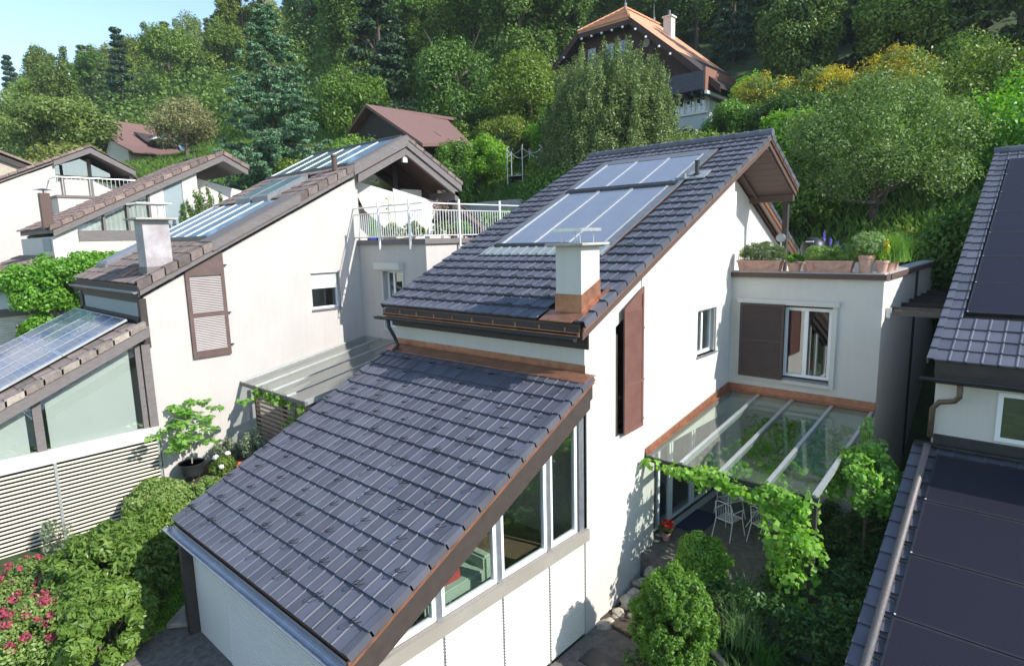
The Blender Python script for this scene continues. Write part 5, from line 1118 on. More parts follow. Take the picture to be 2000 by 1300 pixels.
def place_forest():
    rg = random.Random(21); pts = []; tries = 0
    blocks = [(-31, -12, 29, 49), (-34, -16, 10, 27), (-79, -60, 8, 24)]
    yawc = R(-42.24673)
    while len(pts) < 288 and tries < 60000:
        tries += 1; D = 46+150*rg.random()**1.35; ya_ = R(rg.uniform(-44, 43)); yw = yawc+ya_; x = CAM.x+D*math.sin(yw); y = CAM.y+D*math.cos(yw)
        yp = y+.35*max(0, -x-20)
        if yp < (37 if x > -35 else 34) or (D < 60 and x < -28 and yp < 36): continue
        if ya_ < R(-15) and D < 100+55*rg.random(): continue
        if any(a < x < b and c < y < d for a, b, c, d in blocks): continue
        if x < -14 and y < 62 and x > -31 and y > 30 and y < 49: continue
        sp = 4.3+D*.020
        if any((x-p[0])**2+(y-p[1])**2 < sp*sp for p in pts): continue
        pts.append((x, y, D, yw-yawc))
    return pts
LABN = {}
FP = place_forest(); rg = random.Random(5)
for (x, y, D, ya) in FP:
    k = rg.choices(range(7), [5, 5, 5, 3, 2.2, 2, 1.2])[0]
    if ya < R(-18) and rg.random() < .35: k = rg.choice([3, 4, 6])
    where = ('behind the chalet' if -.1 < ya < .35 and D < 80 else 'on the slope behind the barn' if -.32 < ya <= -.1 and D < 80 else 'beyond the yellow broom' if ya >= .35 and D < 80 else 'along the skyline' if D > 130 and ya < -.2 else 'on the slope past the spruce' if ya < -.32 and D < 100 else 'high on the slope' if ya < 0 else 'above the pear tree')
    lb_ = KN[k]+' '+where; LABN.setdefault(lb_, []).append((ya, None))
    s_ = rg.uniform(.75, 1.2); c = copy_tree(protos[k], (x, y, ground(x, y)-.5), rg.uniform(0, 6.28), (s_*rg.uniform(.9, 1.15), s_*rg.uniform(.9, 1.15), s_), lb_); LABN[lb_][-1] = (ya, c)
ORD = 'first second third fourth fifth sixth seventh eighth ninth tenth eleventh twelfth thirteenth fourteenth fifteenth sixteenth seventeenth eighteenth nineteenth twentieth'.split()
ORD += [t_+'-'+o_ for t_ in ('twenty', 'thirty', 'forty', 'fifty') for o_ in ORD[:9]]
for lb_, L_ in LABN.items():
    L_.sort(key=lambda q: q[0])
    if len(L_) > 1:
        for i, (_, c) in enumerate(L_): c['label'] = lb_+', '+ORD[i]+' from the left'
for p in protos:
    for ch in list(p.children): bpy.data.objects.remove(ch)
    bpy.data.objects.remove(p)
# far wood that reads as one mass
cl = []; rg = random.Random(9)
for i in range(2600):
    D = 60+210*rg.random()**.8; yw = R(-42.25)+R(rg.uniform(-46, 45)); x = CAM.x+D*math.sin(yw); y = CAM.y+D*math.cos(yw); yp = y+.35*max(0, -x-20)
    if yp < 38: continue
    big = D > 165 or (D > 100 and yw < R(-42.25-14) and rg.random() < .5); h = rg.uniform(4, 11) if big else rg.uniform(2.0, 7); r_ = rg.uniform(3, 5) if big else rg.uniform(2, 3.5)
    if not big and (-33 < x < -10 and 29 < y < 52): continue
    cl.append((x, y, ground(x, y)+h*.45, r_, r_, h*.6, 330 if big else 240))
stuff(leaf_mesh('distant_woodland', cl, .55, leafmat('woodland_green', (.045, .085, .018), (.125, .185, .04), 0, .3), up=.4, seed=77), 'dense undergrowth and distant tree crowns of the wooded hill', 'woodland')

def big_tree(name, base, h, rad, crown_z, crown_rz, mat, n, cnt, size, label, seed, tr=.25, rr=.3, trunkmat=bark, cat='tree', limbs=8, group=None, **k):
    t = thing(name, base, label, cat, group); rg = random.Random(seed); mb = MB(); branchy(mb, base, h, tr, rg, limbs, rad*.75); mb.build('trunk', trunkmat, t, one=True)
    cl = lobes((base[0], base[1], crown_z), (rad, rad, crown_rz), n, rr, cnt, seed, bottom=-.7)
    leaf_mesh('crown', cl, size, mat, t, origin=base, seed=seed, **k); return t
def gz(x, y): return (x, y, ground(x, y))
# spruce behind the row
def spruce(base, h, rad, mat, label, seed=3, size=.20, dens=1.):
    t = thing('spruce', base, label, 'tree'); rg = random.Random(seed); mb = MB(); mb.tube([(base[0], base[1], base[2]-.5), (base[0], base[1], base[2]+h)], [.28, .03], 8)
    cl = []; z = 1.2
    while z < h-.3:
        f = (1-z/h); R_ = rad*(f**.85)+.15
        for b in range(int(6+5*f)):
            a = rg.uniform(0, 6.28); R2 = R_*rg.uniform(.7, 1.12); e = Vector((math.cos(a)*R2, math.sin(a)*R2, -R2*.12)); 
            mb.tube([(base[0], base[1], base[2]+z), (base[0]+e.x*.6, base[1]+e.y*.6, base[2]+z+e.z*1.6), (base[0]+e.x, base[1]+e.y, base[2]+z+e.z)], [.05, .03, .01], 4)
            m_ = max(2, int(R2/.55))
            for q in range(m_):
                u = (q+1.0)/m_*.98; w_ = .50*(1.15-u*.5)*(.5+.5*f)+.08; cl.append((base[0]+e.x*u, base[1]+e.y*u, base[2]+z-R2*.30*math.sin(u*2.2)+.10*R2*(u**3)*1.6, w_, w_, w_*.5, 120*dens))
        z += .34+.22*f
    mb.build('trunk', bark, t, one=True); leaf_mesh('crown', cl, size, mat, t, origin=base, seed=seed, aspect=.36, droop=.5, up=.5, shell=.15, outw=.5); return t
spruce((-31.9, 10.9, ground(-31.9, 10.9)), 22.9-ground(-31.9, 10.9), 5.2, BLUEG, 'tall blue-green spruce with drooping tiers standing above the row of roofs', 3)
spruce((-30.2, 5.2, 6.5), 6.5, 2.6, BLUEG, 'lower blue-green spruce boughs beside the red tiled house', 8, .17)
# juniper-like pine in front of the chalet: upright plumes
def plume(name, base, rx, rz, mat, label, seed, n=60, size=.13, cnt=420, cat='tree'):
    t = thing(name, base, label, cat); rg = random.Random(seed); mb = MB(); cl = []
    for i in range(n):
        a = rg.uniform(0, 6.28); r_ = rx*math.sqrt(rg.random()); H = rz*math.sqrt(max(.05, 1-(r_/rx)**2*.68))*rg.uniform(.76, 1.03); x, y = base[0]+math.cos(a)*r_, base[1]+math.sin(a)*r_
        mb.tube([(base[0]+math.cos(a)*.1, base[1]+math.sin(a)*.1, base[2]-.3), (x, y, base[2]+H*.8)], [.06, .01], 4)
        for j in range(5):
            f = j/4; w_ = rx*(.15 if n > 200 else .22)*(1-f*.65); cl.append((x+rg.gauss(0, .10), y+rg.gauss(0, .10), base[2]+H*(.38+.60*f)+rg.gauss(0, .12), w_, w_, H*(.13 if n < 200 else .10), cnt/5))
    mb.build('stem', bark, t, one=True); leaf_mesh('foliage', cl, size, mat, t, origin=base, seed=seed, aspect=.34, droop=-.5, up=.35, shell=.3); return t
plume('juniper_tree', (-12.3, 19.8, 9.8), 3.55, 8.1, PINE, 'broad olive green juniper with upright plumes in front of the chalet', 4, 260, .15, 520)
plume('juniper_tree', (-15.6, 20.8, 10), 2.1, 5.0, PINE, 'low olive green juniper at the foot of the broad plumed one', 14, 34, .15, 420)
shrub('clipped_bush', (-22.0, 19.6, 11.0), (2.15, 2.15, 1.75), .15, LIME, 'bright green rounded clipped bush beneath the maroon barn roof', n=90, cnt=190, rr=.22, seed=5, shell=.6)
shrub('hedge', (-16.3, 15.0, 6.6), (2.9, 1.0, 1.35), .17, LIME, 'low fresh green hedge under the retaining wall', 'hedge', 60, 190, .28, 6)
shrub('shrub', (-20.9, 16.0, 9.8), (1.8, 1.2, 2.0), .16, GREEN, 'leafy shrub screening the barn wall', n=34, cnt=200, seed=77)
shrub('shrub', (-17.2, 20.6, 9.8), (1.6, 1.6, 1.5), .17, GREEN, 'leafy green shrub beside the trampoline', n=30, cnt=200, seed=7)
shrub('shrub', (-13.8, 17.2, 8.0), (2.4, 1.6, 1.9), .17, GREEN, 'dense green shrub behind the dark roof ridge', n=40, cnt=220, seed=8)
shrub('shrub', (-26.2, 12.9, 10.6), (2.4, 1.6, 1.9), .18, leafmat('spring_green_foliage', (.07, .13, .025), (.15, .24, .05), .0, .3), 'spring green shrub below the barn gable', n=50, cnt=220, seed=9)
shrub('shrub', (-29.2, 11.6, 9.6), (2.3, 2.0, 1.9), .18, GREEN, 'mid green shrub between the spruce and the barn', n=40, cnt=220, seed=10)
shrub('shrub', (-21.6, 15.0, 8.7), (1.5, 1.2, 1.4), .15, GREEN, 'green shrub with white bloom beside the clipped bush', n=30, cnt=200, seed=11)
big_tree('shade_tree', gz(-24, 27), 8, 3.2, ground(-24, 27)+4.0, 3.4, GREEN, 44, 300, .22, 'medium green tree between barn and chalet', 12)
big_tree('shade_tree', gz(-18, 24.5), 5, 2.4, ground(-18, 24.5)+2.6, 2.5, GREEN, 40, 280, .18, 'fresh green tree touching the juniper', 13)
big_tree('shade_tree', gz(-29, 24.5), 9, 3.6, ground(-29, 24.5)+4.6, 4.2, DEEP, 46, 320, .24, 'dark leafy tree rising behind the barn roof', 15)
big_tree('shade_tree', gz(-38, 21), 8, 3.6, ground(-38, 21)+4, 3.6, GREEN, 46, 320, .24, 'rounded tree on the meadow edge behind the spruce', 16)
# yellow broom and the bank right of the chalet
for i, (x, y, r_, h_, lb) in enumerate([(-7.8, 30.0, 2.3, 1.9, 'yellow flowering broom nearest the chalet'), (-4.6, 30.6, 2.2, 1.9, 'yellow flowering broom in the middle of the three'), (-.9, 29.6, 2.5, 2.2, 'yellow flowering broom below the flag pole')]):
    t = shrub('broom_bush', (x, y, ground(x, y)+.3), (r_, r_*.8, h_), .17, leafmat('broom_stems_%d' % i, (.08, .13, .03), (.17, .21, .05), 0, .3), lb, n=44, cnt=200, seed=30+i, group='yellow broom bushes')
    leaf_mesh('blossom', lobes((x, y-.2, ground(x, y)+.3+h_*1.05), (r_*1.03, r_*.85, h_*1.02), 70, .14, 60, 40+i, bottom=-.2), .11, YELL, t, origin=(x, y, ground(x, y)+.3), seed=60+i, shell=.8)
for i, (x, y, r_, h_, m_, lb) in enumerate([(-9.0, 30.6, 1.6, 1.6, DEEP, 'dark bush at the foot of the first yellow broom'), (-10.1, 33.0, 1.5, 2.0, LIME, 'bright green climber on the chalet corner'), (-8.8, 27.6, 2.0, 1.4, GREEN, 'mid green bush on the bank below the broom'),
    (-5.2, 27.0, 2.4, 1.6, DEEP, 'dark green bush on the bank above the terrace pots'), (2.8, 27.5, 3.0, 2.4, GREEN, 'spreading green bush beyond the black solar roof'), (7.5, 28.5, 3.2, 2.8, DEEP, 'dark bush behind the ridge of the solar roof'), (1.3, 33.8, 2.2, 2.2, GREEN, 'leafy bush beside the flag pole'),
    (-10.6, 25.0, 1.3, 1.0, GREYG, 'pale flowering bush at the juniper foot'), (-3.4, 21.5, 2.0, 1.6, LIME, 'light green bush behind the balcony post'), (4.6, 20.5, 2.3, 2.0, LIME, 'bright leafy bush between pear tree and solar roof'), (4.2, 14.5, 1.6, 2.2, GREEN, 'tall bush behind the pergola beams'),
    (-6.5, 18.5, 2.4, 1.9, GREEN, 'green bush directly behind the house ridge'), (-17.2, 24.2, 2.2, 1.7, GREEN, 'dense bush uphill of the trampoline'), (-20.6, 25.6, 2.2, 1.8, LIME, 'bright bush on the bank above the clipped bush'), (-24.2, 24.3, 2.2, 1.8, GREEN, 'green bush behind the far end of the barn'), (-15.0, 27.0, 2.0, 2.0, DEEP, 'dark bush beneath the chalet gable'), (-28.5, 23.0, 2.2, 1.8, GREEN, 'leafy bush hugging the rear of the barn'), (.4, 22.5, 2.6, 1.6, LIME, 'bright bush glowing behind the pear tree trunk'), (7.8, 22.0, 2.4, 2.1, GREEN, 'leafy bush above the solar roof ridge'), (2.6, 15.6, 1.5, 1.0, GREEN, 'dark bush behind the terrace grasses'), (-1.6, 16.9, 1.3, .9, GREEN, 'dark low bush behind the balcony post')]):
    shrub('shrub', (x, y, ground(x, y)), (r_, r_*.85, h_), .17, m_, lb, n=44, cnt=220, seed=80+i)
for i, (x, y, h, r_, m_, lb) in enumerate([(-2.5, 39.5, 7, 3.2, GREEN, 'rounded tree over the middle yellow broom'), (3.5, 40, 11, 3.8, DEEP, 'tall dark tree behind the flag pole'), (10, 41, 13, 4.2, PINE, 'olive tall tree towering above the solar roof'), (-8.5, 38.5, 8, 3.0, DEEP, 'dark tree right behind the chalet balcony'), (14, 34, 10, 4, GREEN, 'leafy tree beyond the solar roof corner')]):
    big_tree('shade_tree', gz(x, y), h, r_, ground(x, y)+h*.62, h*.42, m_, 56, 330, .26, lb, 120+i)
# pear tree behind the terrace
PT = big_tree('pear_tree', (.9, 17.6, 7.7), 4.3, 3.45, 10.7, 2.8, leafmat('pear_foliage', (.075, .135, .03), (.18, .25, .075), 0, .28, gloss=.5), 105, 270, .12, 'old pear tree with a forked trunk and glossy small leaves behind the terrace', 17, tr=.2, rr=.24, limbs=12)
# walnut trees behind house E
for i, (x, y, h, r_, lb) in enumerate([(-57, -1, 7, 5.0, 'walnut tree with yellow green leaves above the glazed gable'), (-62, 6, 7, 4.6, 'walnut tree in front of the cream house'), (-66, -4, 8, 5.5, 'walnut tree farthest out beside the plain roof'), (-53, 4.5, 5, 3.4, 'lower walnut tree next to the glazed gable roof')]):
    big_tree('walnut_tree', gz(x, y), h, r_, ground(x, y)+h*.72, h*.40, OLIVE, 60, 300, .28, lb, 140+i, group='walnut trees')
big_tree('plum_tree', gz(-58.5, 15.5), 5, 3.2, ground(-58.5, 15.5)+3.2, 2.6, leafmat('bronze_green_foliage', (.12, .12, .05), (.22, .22, .10), 0, .3), 46, 220, .2, 'airy bronze green tree before the cream house roof', 18, rr=.3)
plume('potted_pine', (-21.5, 2.1, 7.75), .95, 2.7, DEEP, 'small dark pine on the balcony of the red tiled house', 19, 26, .12, 260)
# creeper on the second house
vt = thing('wall_creeper', (-21.5, -3.2, 1.6), 'bright green creeper swelling over the lower roof beyond the panels', 'creeper'); cl = []
for c, r_, n in (((-21.3, -2.4, 7.0), (1.5, 1.5, .8), 40), ((-21.6, -4.1, 6.3), (1.1, 1.2, 1.3), 36), ((-21.6, -4.2, 4.4), (1.0, .8, 1.1), 26), ((-21.4, -1.0, 7.2), (1.0, 1.2, .5), 18)): cl += lobes(c, r_, n, .32, 230, n)
leaf_mesh('foliage', cl, .15, LIME, vt, origin=(-21.5, -3.2, 1.6), seed=5)
mb = MB(); mb.tube([(-21.7, -3.9, 1.4), (-21.6, -3.9, 4), (-21.5, -3.6, 6.5)], [.09, .07, .04], 6); mb.tube([(-21.3, -3.2, 5.0), (-20.6, -3.3, 5.3), (-20.0, -3.2, 4.9)], .06, 5); mb.build('stem', bark_light, vt, one=True)
# ================================================================== near gardens
LAUREL = leafmat('laurel_leaves', (.065, .125, .018), (.16, .235, .05), 0, .35, gloss=.35)
AZ = leafmat('azalea_leaves', (.09, .15, .035), (.20, .26, .08), 0, .35)
shrub('laurel_hedge', (-7.55, -6.05, .3), (1.3, 1.2, 1.02), .13, LAUREL, 'large bright green cherry laurel between the paving and the dark roofed wing', 'hedge', 130, 200, .19, 201, aspect=.36, up=.6, sizes=(.5, 1.5))
shrub('laurel_hedge', (-6.15, -6.55, .25), (.85, .85, .78), .13, LAUREL, 'second cherry laurel mass next to the wing gutter', 'hedge', 90, 200, .2, 202, aspect=.36, up=.6, sizes=(.5, 1.5))
shrub('laurel_hedge', (-8.75, -4.95, .45), (.85, .85, .75), .12, LAUREL, 'narrow cherry laurel linking the big one to the yellow green shrub', 'hedge', 50, 240, .26, 205, aspect=.36, up=.6)
shrub('boxwood_shrub', (-10.3, -4.2, .75), (1.1, .85, .62), .09, AZ, 'yellow green clipped shrub in front of the slatted blinds', n=90, cnt=260, rr=.22, seed=203)
shrub('boxwood_shrub', (-9.6, -3.15, .95), (.95, .6, .42), .09, AZ, 'yellow green low shrub below the white roses', n=60, cnt=240, rr=.24, seed=204)
for i, (x, y, r_, lb) in enumerate([(-6.9, -7.45, .75, 'pink azalea nearest the laurel'), (-8.7, -7.2, .70, 'deep pink azalea beside the light paving')]):
    t = shrub('azalea', (x, y, .4), (r_, r_, .60), .07, AZ, lb, n=44, cnt=220, seed=210+i, group='pink azaleas')
    leaf_mesh('blossom', lobes((x, y, .4+.66), (r_*1.02, r_*1.02, .63), 55, .10, 40, 215+i, bottom=-.1), .05, PINK, t, origin=(x, y, .4), seed=216+i, shell=.75, aspect=.9)
shrub('rose_plant', (-10.6, -6.4, .55), (.35, .35, .6), .07, GREYG, 'thin grey green stems before the venetian blind', n=16, cnt=60, seed=219)
gm = MB(); rg = random.Random(4)
def groundcover(name, poly_pts, n, h, wd, mat, label, cat, zf=ground, seed=1):
    rg = random.Random(seed); mb = MB(); xs0 = [p[0] for p in poly_pts]; ys0 = [p[1] for p in poly_pts]
    def inside(x, y):
        c = False; j = len(poly_pts)-1
        for i in range(len(poly_pts)):
            xi, yi = poly_pts[i]; xj, yj = poly_pts[j]
            if (yi > y) != (yj > y) and x < (xj-xi)*(y-yi)/(yj-yi)+xi: c = not c
            j = i
        return c
    k = 0
    while k < n:
        x, y = rg.uniform(min(xs0), max(xs0)), rg.uniform(min(ys0), max(ys0))
        if not inside(x, y): continue
        k += 1; z = zf(x, y); a = rg.uniform(0, 6.28); l = h*rg.uniform(.5, 1.3); dx, dy = math.cos(a), math.sin(a)
        p = Vector((x, y, z-.02)); q = p+Vector((dx*l*.35, dy*l*.35, l)); s_ = Vector((-dy, dx, 0))*wd
        m_ = p.lerp(q, .55)+Vector((dx, dy, 0))*(-l*.06)
        mb.add([p-s_, p+s_, m_+s_*.8, q+Vector((dx, dy, -.15))*l*.2, m_-s_*.8], [(0, 1, 2, 3, 4)], rg.random())
    o = mb.build(name, mat); return stuff(o, label, cat)
groundcover('grass', [(-9.75, -9), (-6.0, -9), (-6.0, -4.6), (-8.6, -4.6), (-9.5, -5.2)], 22000, .09, .006, LIME, 'short bright lawn grass beside the light paving', 'grass', seed=2)
groundcover('bank_grass', [(-34, 12.5), (-12, 13), (-4, 16), (14, 15), (16, 36), (-12, 33), (-12, 26), (-36, 27)], 60000, .42, .05, leafmat('meadow_blades', (.06, .12, .02), (.12, .19, .04), 0, .3), 'tall meadow grass on the bank behind the houses', 'grass', seed=3)
MATM = bpy.data.materials['meadow_blades']
groundcover('meadow_grass', [(-62, 2), (-36, 9), (-34, 30), (-46, 34), (-90, 20)], 26000, .5, .07, MATM, 'bright meadow strip beyond the spruce', 'grass', seed=5)
def zlow(x, y): return ground(x, y)+.05
# young maple in a pot
MP = thing('young_maple', (-10.85, -3.2, 1.85), 'young bright green maple in a dark tub against the rose white wall', 'tree')
mb = MB(); mb.tube([(-10.85, -3.2, 1.1), (-10.83, -3.2, 1.8), (-10.855, -3.15, 2.6)], [.03, .022, .01], 6); rg = random.Random(6)
for i in range(9):
    a = rg.uniform(0, 6.28); z = rg.uniform(2.4, 3.3); mb.tube([(-10.85, -3.2, z), (-10.85+.45*math.cos(a), -3.2+.45*math.sin(a), z+.22)], [.012, .004], 4)
mb.build('trunk', bark_light, MP, one=True)
cl = [(-10.85+rg.gauss(0, .36), -3.2+rg.gauss(0, .36), z, .24, .24, .07, 26) for z in [2.45+.045*k for k in range(27)]]
leaf_mesh('crown', cl, .15, leafmat('maple_leaves', (.10, .20, .04), (.18, .30, .07), 0, .45), MP, origin=(-10.85, -3.2, 1.85), seed=7, aspect=.8, up=1.2, outw=.2)
PTB = thing('plant_tub', (-10.85, -3.2, 1.7), 'wide dark tub holding the young maple', 'plant pot'); mb = MB(); mb.lathe([(.26, 1.65), (.33, 1.98), (.35, 1.98), (.35, 1.95)], (-10.85, -3.2, 0), 20); mb.build('tub', dark_metal, PTB, smooth=False); mb = MB(); mb.lathe([(.31, 1.93), (.31, 1.95)], (-10.85, -3.2, 0), 18); mb.build('soil', soil, PTB)
RS = shrub('rose_bush', (-10.3, -2.55, 1.45), (.5, .4, .33), .07, GREEN, 'rose bush with large white blooms by the blank wall', n=26, cnt=150, seed=220)
rg = random.Random(8)
for i, (dx, dy, z) in enumerate([(-.25, -.1, 1.55), (.05, -.25, 1.62), (.3, -.2, 1.42), (-.5, .0, 1.35), (.15, .05, 1.7)]):
    c = (-10.3+dx, -2.55+dy, z+.50); leaf_mesh('white_rose', [(c[0], c[1], c[2], .065, .065, .05, 60)], .06, WHITEF, RS, origin=(-10.3, -2.55, 1.45), seed=230+i, aspect=.9, shell=.2)
shrub('lavender_bush', (-10.7, -2.3, 1.6), (.4, .35, .45), .06, GREYG, 'greyish flowering stems between the maple and the roses', n=22, cnt=120, seed=222)
OS = shrub('olive_tree', (-10.1, -1.75, 1.8), (.5, .42, .5), .06, GREYG, 'small grey leaved olive tree beside the privacy screen', 'tree', n=30, cnt=120, seed=223)
q = shrub('marigold', (-9.75, -2.3, 1.65), (.3, .25, .12), .06, GREEN, 'orange marigolds at the foot of the olive tree', 'flower', n=12, cnt=60, seed=224); leaf_mesh('blossom', [(-9.75, -2.3, 1.92, .2, .15, .04, 60)], .07, ORANGEF, q, origin=(-9.75, -2.3, 1.65), seed=225, aspect=.9)
# climbing leaves on B's canopy and screen
VINE = leafmat('vine_leaves', (.09, .19, .03), (.20, .33, .06), 0, .45)
cv = thing('climbing_vine', (-8.6, -1.5, .9), 'grape vine winding along the edge of the frosted glass canopy', 'vine'); rg = random.Random(12); cl = []
for k in range(26):
    x = -10.4+2.7*rg.random(); cl.append((x, -1.5+rg.gauss(0, .08), 3.80-(x+10.4)*.03-abs(rg.gauss(0, .12)), .16, .10, .10, 10))
for k in range(22): cl.append((-8.4+rg.gauss(0, .5), -1.35, rg.uniform(1.6, 3.4), .18, .06, .18, 9))
for k in range(16): cl.append((-7.5+rg.gauss(0, .15), -1.4+rg.uniform(0, 2.2), 3.75+rg.gauss(0, .12), .2, .2, .12, 18))
leaf_mesh('foliage', cl, .12, VINE, cv, origin=(-8.6, -1.5, .9), seed=13, aspect=.9, up=.6)
mb = MB(); mb.tube([(-8.2, -1.4, .8), (-8.6, -1.35, 2), (-8.3, -1.4, 3.5), (-10.4, -1.5, 3.8)], .018, 5); mb.build('stem', bark, cv, one=True)
# ---------------- garden between the middle house and the solar house
shrub('round_shrub', (1.82, .05, .10), (.76, .76, 1.02), .065, leafmat('box_ball_leaves', (.065, .15, .02), (.15, .26, .045), 0, .4), 'bright green ball shaped shrub beside the boulders', n=330, cnt=150, rr=.13, seed=240, aspect=.42, up=.5)
shrub('shrub', (1.45, 2.0, .8), (.58, .5, .48), .075, bpy.data.materials['box_ball_leaves'], 'smaller leafy shrub between the ball shrub and the patio', n=44, cnt=220, seed=241, aspect=.5)
def tuft(loc, n, ln, label, seed, mat=GRASSB, wd=.022, spread=.55, rx=.12, cat='ornamental grass', group='arching grasses'):
    t = thing('grass_tuft', loc, label, cat, group); blades('blades', loc, n, ln, wd, spread, mat, t, lean=.95, seed=seed, rx=rx, ry=rx); return t
for i, (x, y, z, n, ln, lb) in enumerate([(2.5, 1.3, .3, 170, .95, 'arching grass tuft beside the ball shaped shrub'), (2.25, 1.9, .6, 150, .8, 'arching grass tuft at the patio edge'), (3.0, 1.3, .0, 130, .8, 'arching grass tuft in the shade below the pipe'), (2.9, .2, .0, 130, .75, 'shaded grass tuft near the timber log'), (3.4, 2.2, .0, 120, .8, 'shaded grass tuft under the young tree'), (2.7, -.6, .0, 110, .6, 'low grass tuft nearest the black solar roof')]):
    tuft((x, y, z), n, ln, lb, 250+i, mat=GRASSB if i > 1 else bpy.data.materials.get('pale_blade_green') or leafmat('pale_blade_green', (.09, .17, .06), (.20, .29, .11), 0, .35))
FERN = leafmat('fern_leaves', (.03, .075, .02), (.085, .16, .04), 0, .3)
cl = []; rg = random.Random(31)
for k in range(520):
    x, y = rg.uniform(1.1, 4.5), rg.uniform(-3.4, 2.3)
    if x < 1.9 and y < -.6: continue
    cl.append((x, y, ground(x, y)+rg.uniform(.05, .34), .17, .17, .12, 62))
for k in range(260): x, y = rg.uniform(2.5, 4.5), rg.uniform(1.5, 7.2); cl.append((x, y, max(ground(x, y), .80)+rg.uniform(.0, .35+.3*(x-2.5)), .2, .2, .2, 60))
for k in range(90): x = rg.uniform(1.0, 4.3); cl.append((x, 1.85+rg.gauss(0, .12), rg.uniform(.3, 1.1), .2, .2, .2, 70))
stuff(leaf_mesh('ground_cover', cl, .085, FERN, seed=32, up=.7), 'shaded leafy ground cover between the two dark roofed houses', 'ground cover')
YT = thing('young_tree', (3.95, 4.0, .2), 'slender young tree with fresh heart shaped leaves beside the glass canopy', 'tree'); rg = random.Random(33)
mb = MB(); mb.tube([(3.95, 4.0, -.2), (3.9, 4.1, 1.6), (3.85, 4.4, 3.2), (3.75, 4.7, 3.8)], [.05, .04, .02, .008], 7)
for k in range(12): a = rg.uniform(0, 6.28); z = rg.uniform(1.5, 3.1); mb.tube([(3.88, 4.2, z), (3.88+.6*math.cos(a), 4.2+.6*math.sin(a), z+.4)], [.018, .005], 4)
mb.build('trunk', bark, YT, one=True)
leaf_mesh('crown', lobes((3.85, 4.2, 2.75), (.72, .85, .85), 60, .2, 62, 34)+[(3.7, 4.75, 3.75, .14, .14, .3, 90), (3.95, 4.3, 3.5, .25, .25, .25, 90)], .095, leafmat('young_tree_leaves', (.08, .17, .03), (.17, .29, .06), 0, .45), YT, origin=(3.95, 4.0, .2), seed=35, aspect=.7, droop=.6, up=.3)
# grape vine on the canopy
GV = thing('grape_vine', (3.3, 2.3, .2), 'grape vine hanging from the clear glass canopy over the patio', 'vine'); rg = random.Random(36); cl = []
for k in range(70): x = .15+3.2*rg.random()**.8; cl.append((x, 2.12+rg.gauss(0, .10), 3.08-abs(rg.gauss(0, .16)), .17, .13, .12, 8+int(6*x)))
for k in range(46): z_ = rg.uniform(1.1, 2.8); cl.append((3.1+rg.gauss(0, .22), 2.15+rg.gauss(0, .22), z_, .2, .2, .22, 26))
for k in range(230): x = rg.uniform(.9, 3.3); y = rg.uniform(2.4, 6.2); cl.append((x, y, cz(y)-.28-rg.random()*.25, .24, .24, .10, 11 if x > 1.1 else 3))
leaf_mesh('foliage', cl, .12, VINE, GV, origin=(3.3, 2.3, .2), seed=37, aspect=.95, up=.55, sizes=(.5, 1.3))
mb = MB(); mb.tube([(3.35, 2.4, .0), (3.3, 2.3, 1.5), (3.2, 2.2, 2.9), (2.0, 2.15, 3.0), (.5, 2.15, 3.02)], [.03, .025, .02, .015, .01], 6); mb.build('stem', bark, GV, one=True)
# boulders along the wall foot
rg = random.Random(41)
def boulder(c, r_, lb):
    bm = bmesh.new(); bmesh.ops.create_icosphere(bm, subdivisions=2, radius=1)
    sx, sy, sz = r_*rg.uniform(.85, 1.25), r_*rg.uniform(.85, 1.25), r_*rg.uniform(.6, .85); ph = rg.uniform(0, 9)
    for v in bm.verts:
        k = 1+.10*math.sin(v.co.x*3.1+ph)+.09*math.sin(v.co.y*4.2+ph*2)+.07*math.sin(v.co.z*5+ph); v.co = Vector((v.co.x*sx*k, v.co.y*sy*k, v.co.z*sz*k))
    me = bpy.data.meshes.new('boulder'); bm.to_mesh(me); bm.free(); me.polygons.foreach_set('use_smooth', [True]*len(me.polygons)); me.materials.append(rock)
    me.attributes.new('tint', 'FLOAT', 'FACE'); o = bpy.data.objects.new('boulder', me); COL.objects.link(o); o.location = c; o.rotation_euler = (0, 0, rg.uniform(0, 6)); tag(o, lb, 'stone', 'boulders along the foot of the white wall')
k = 0
for i in range(15):
    t = i/14; y = .45+2.1*t
    for j in range(2 if i % 3 else 3):
        boulder((.16+.26*j+rg.uniform(-.05, .05)+.12*t, y+rg.uniform(-.06, .06), .04+.70*max(0, t-.1)-.10*j+rg.uniform(0, .04)), rg.uniform(.10, .16), 'field stone in the %s row of the boulder edging, %s from the wall' % (ORD[i], ORD[j]))
slab('rock_bed', [(.0, .5), (.75, .4), (1.1, 2.2), (.0, 2.2)], -.2, .12, soil)
LG = MB(); LG.tube([(2.1, 1.0, .16), (3.3, .2, .14)], .07, 8); tag(LG.build('timber_log', bark_light), 'pale weathered timber edging log lying in the shaded planting', 'log')
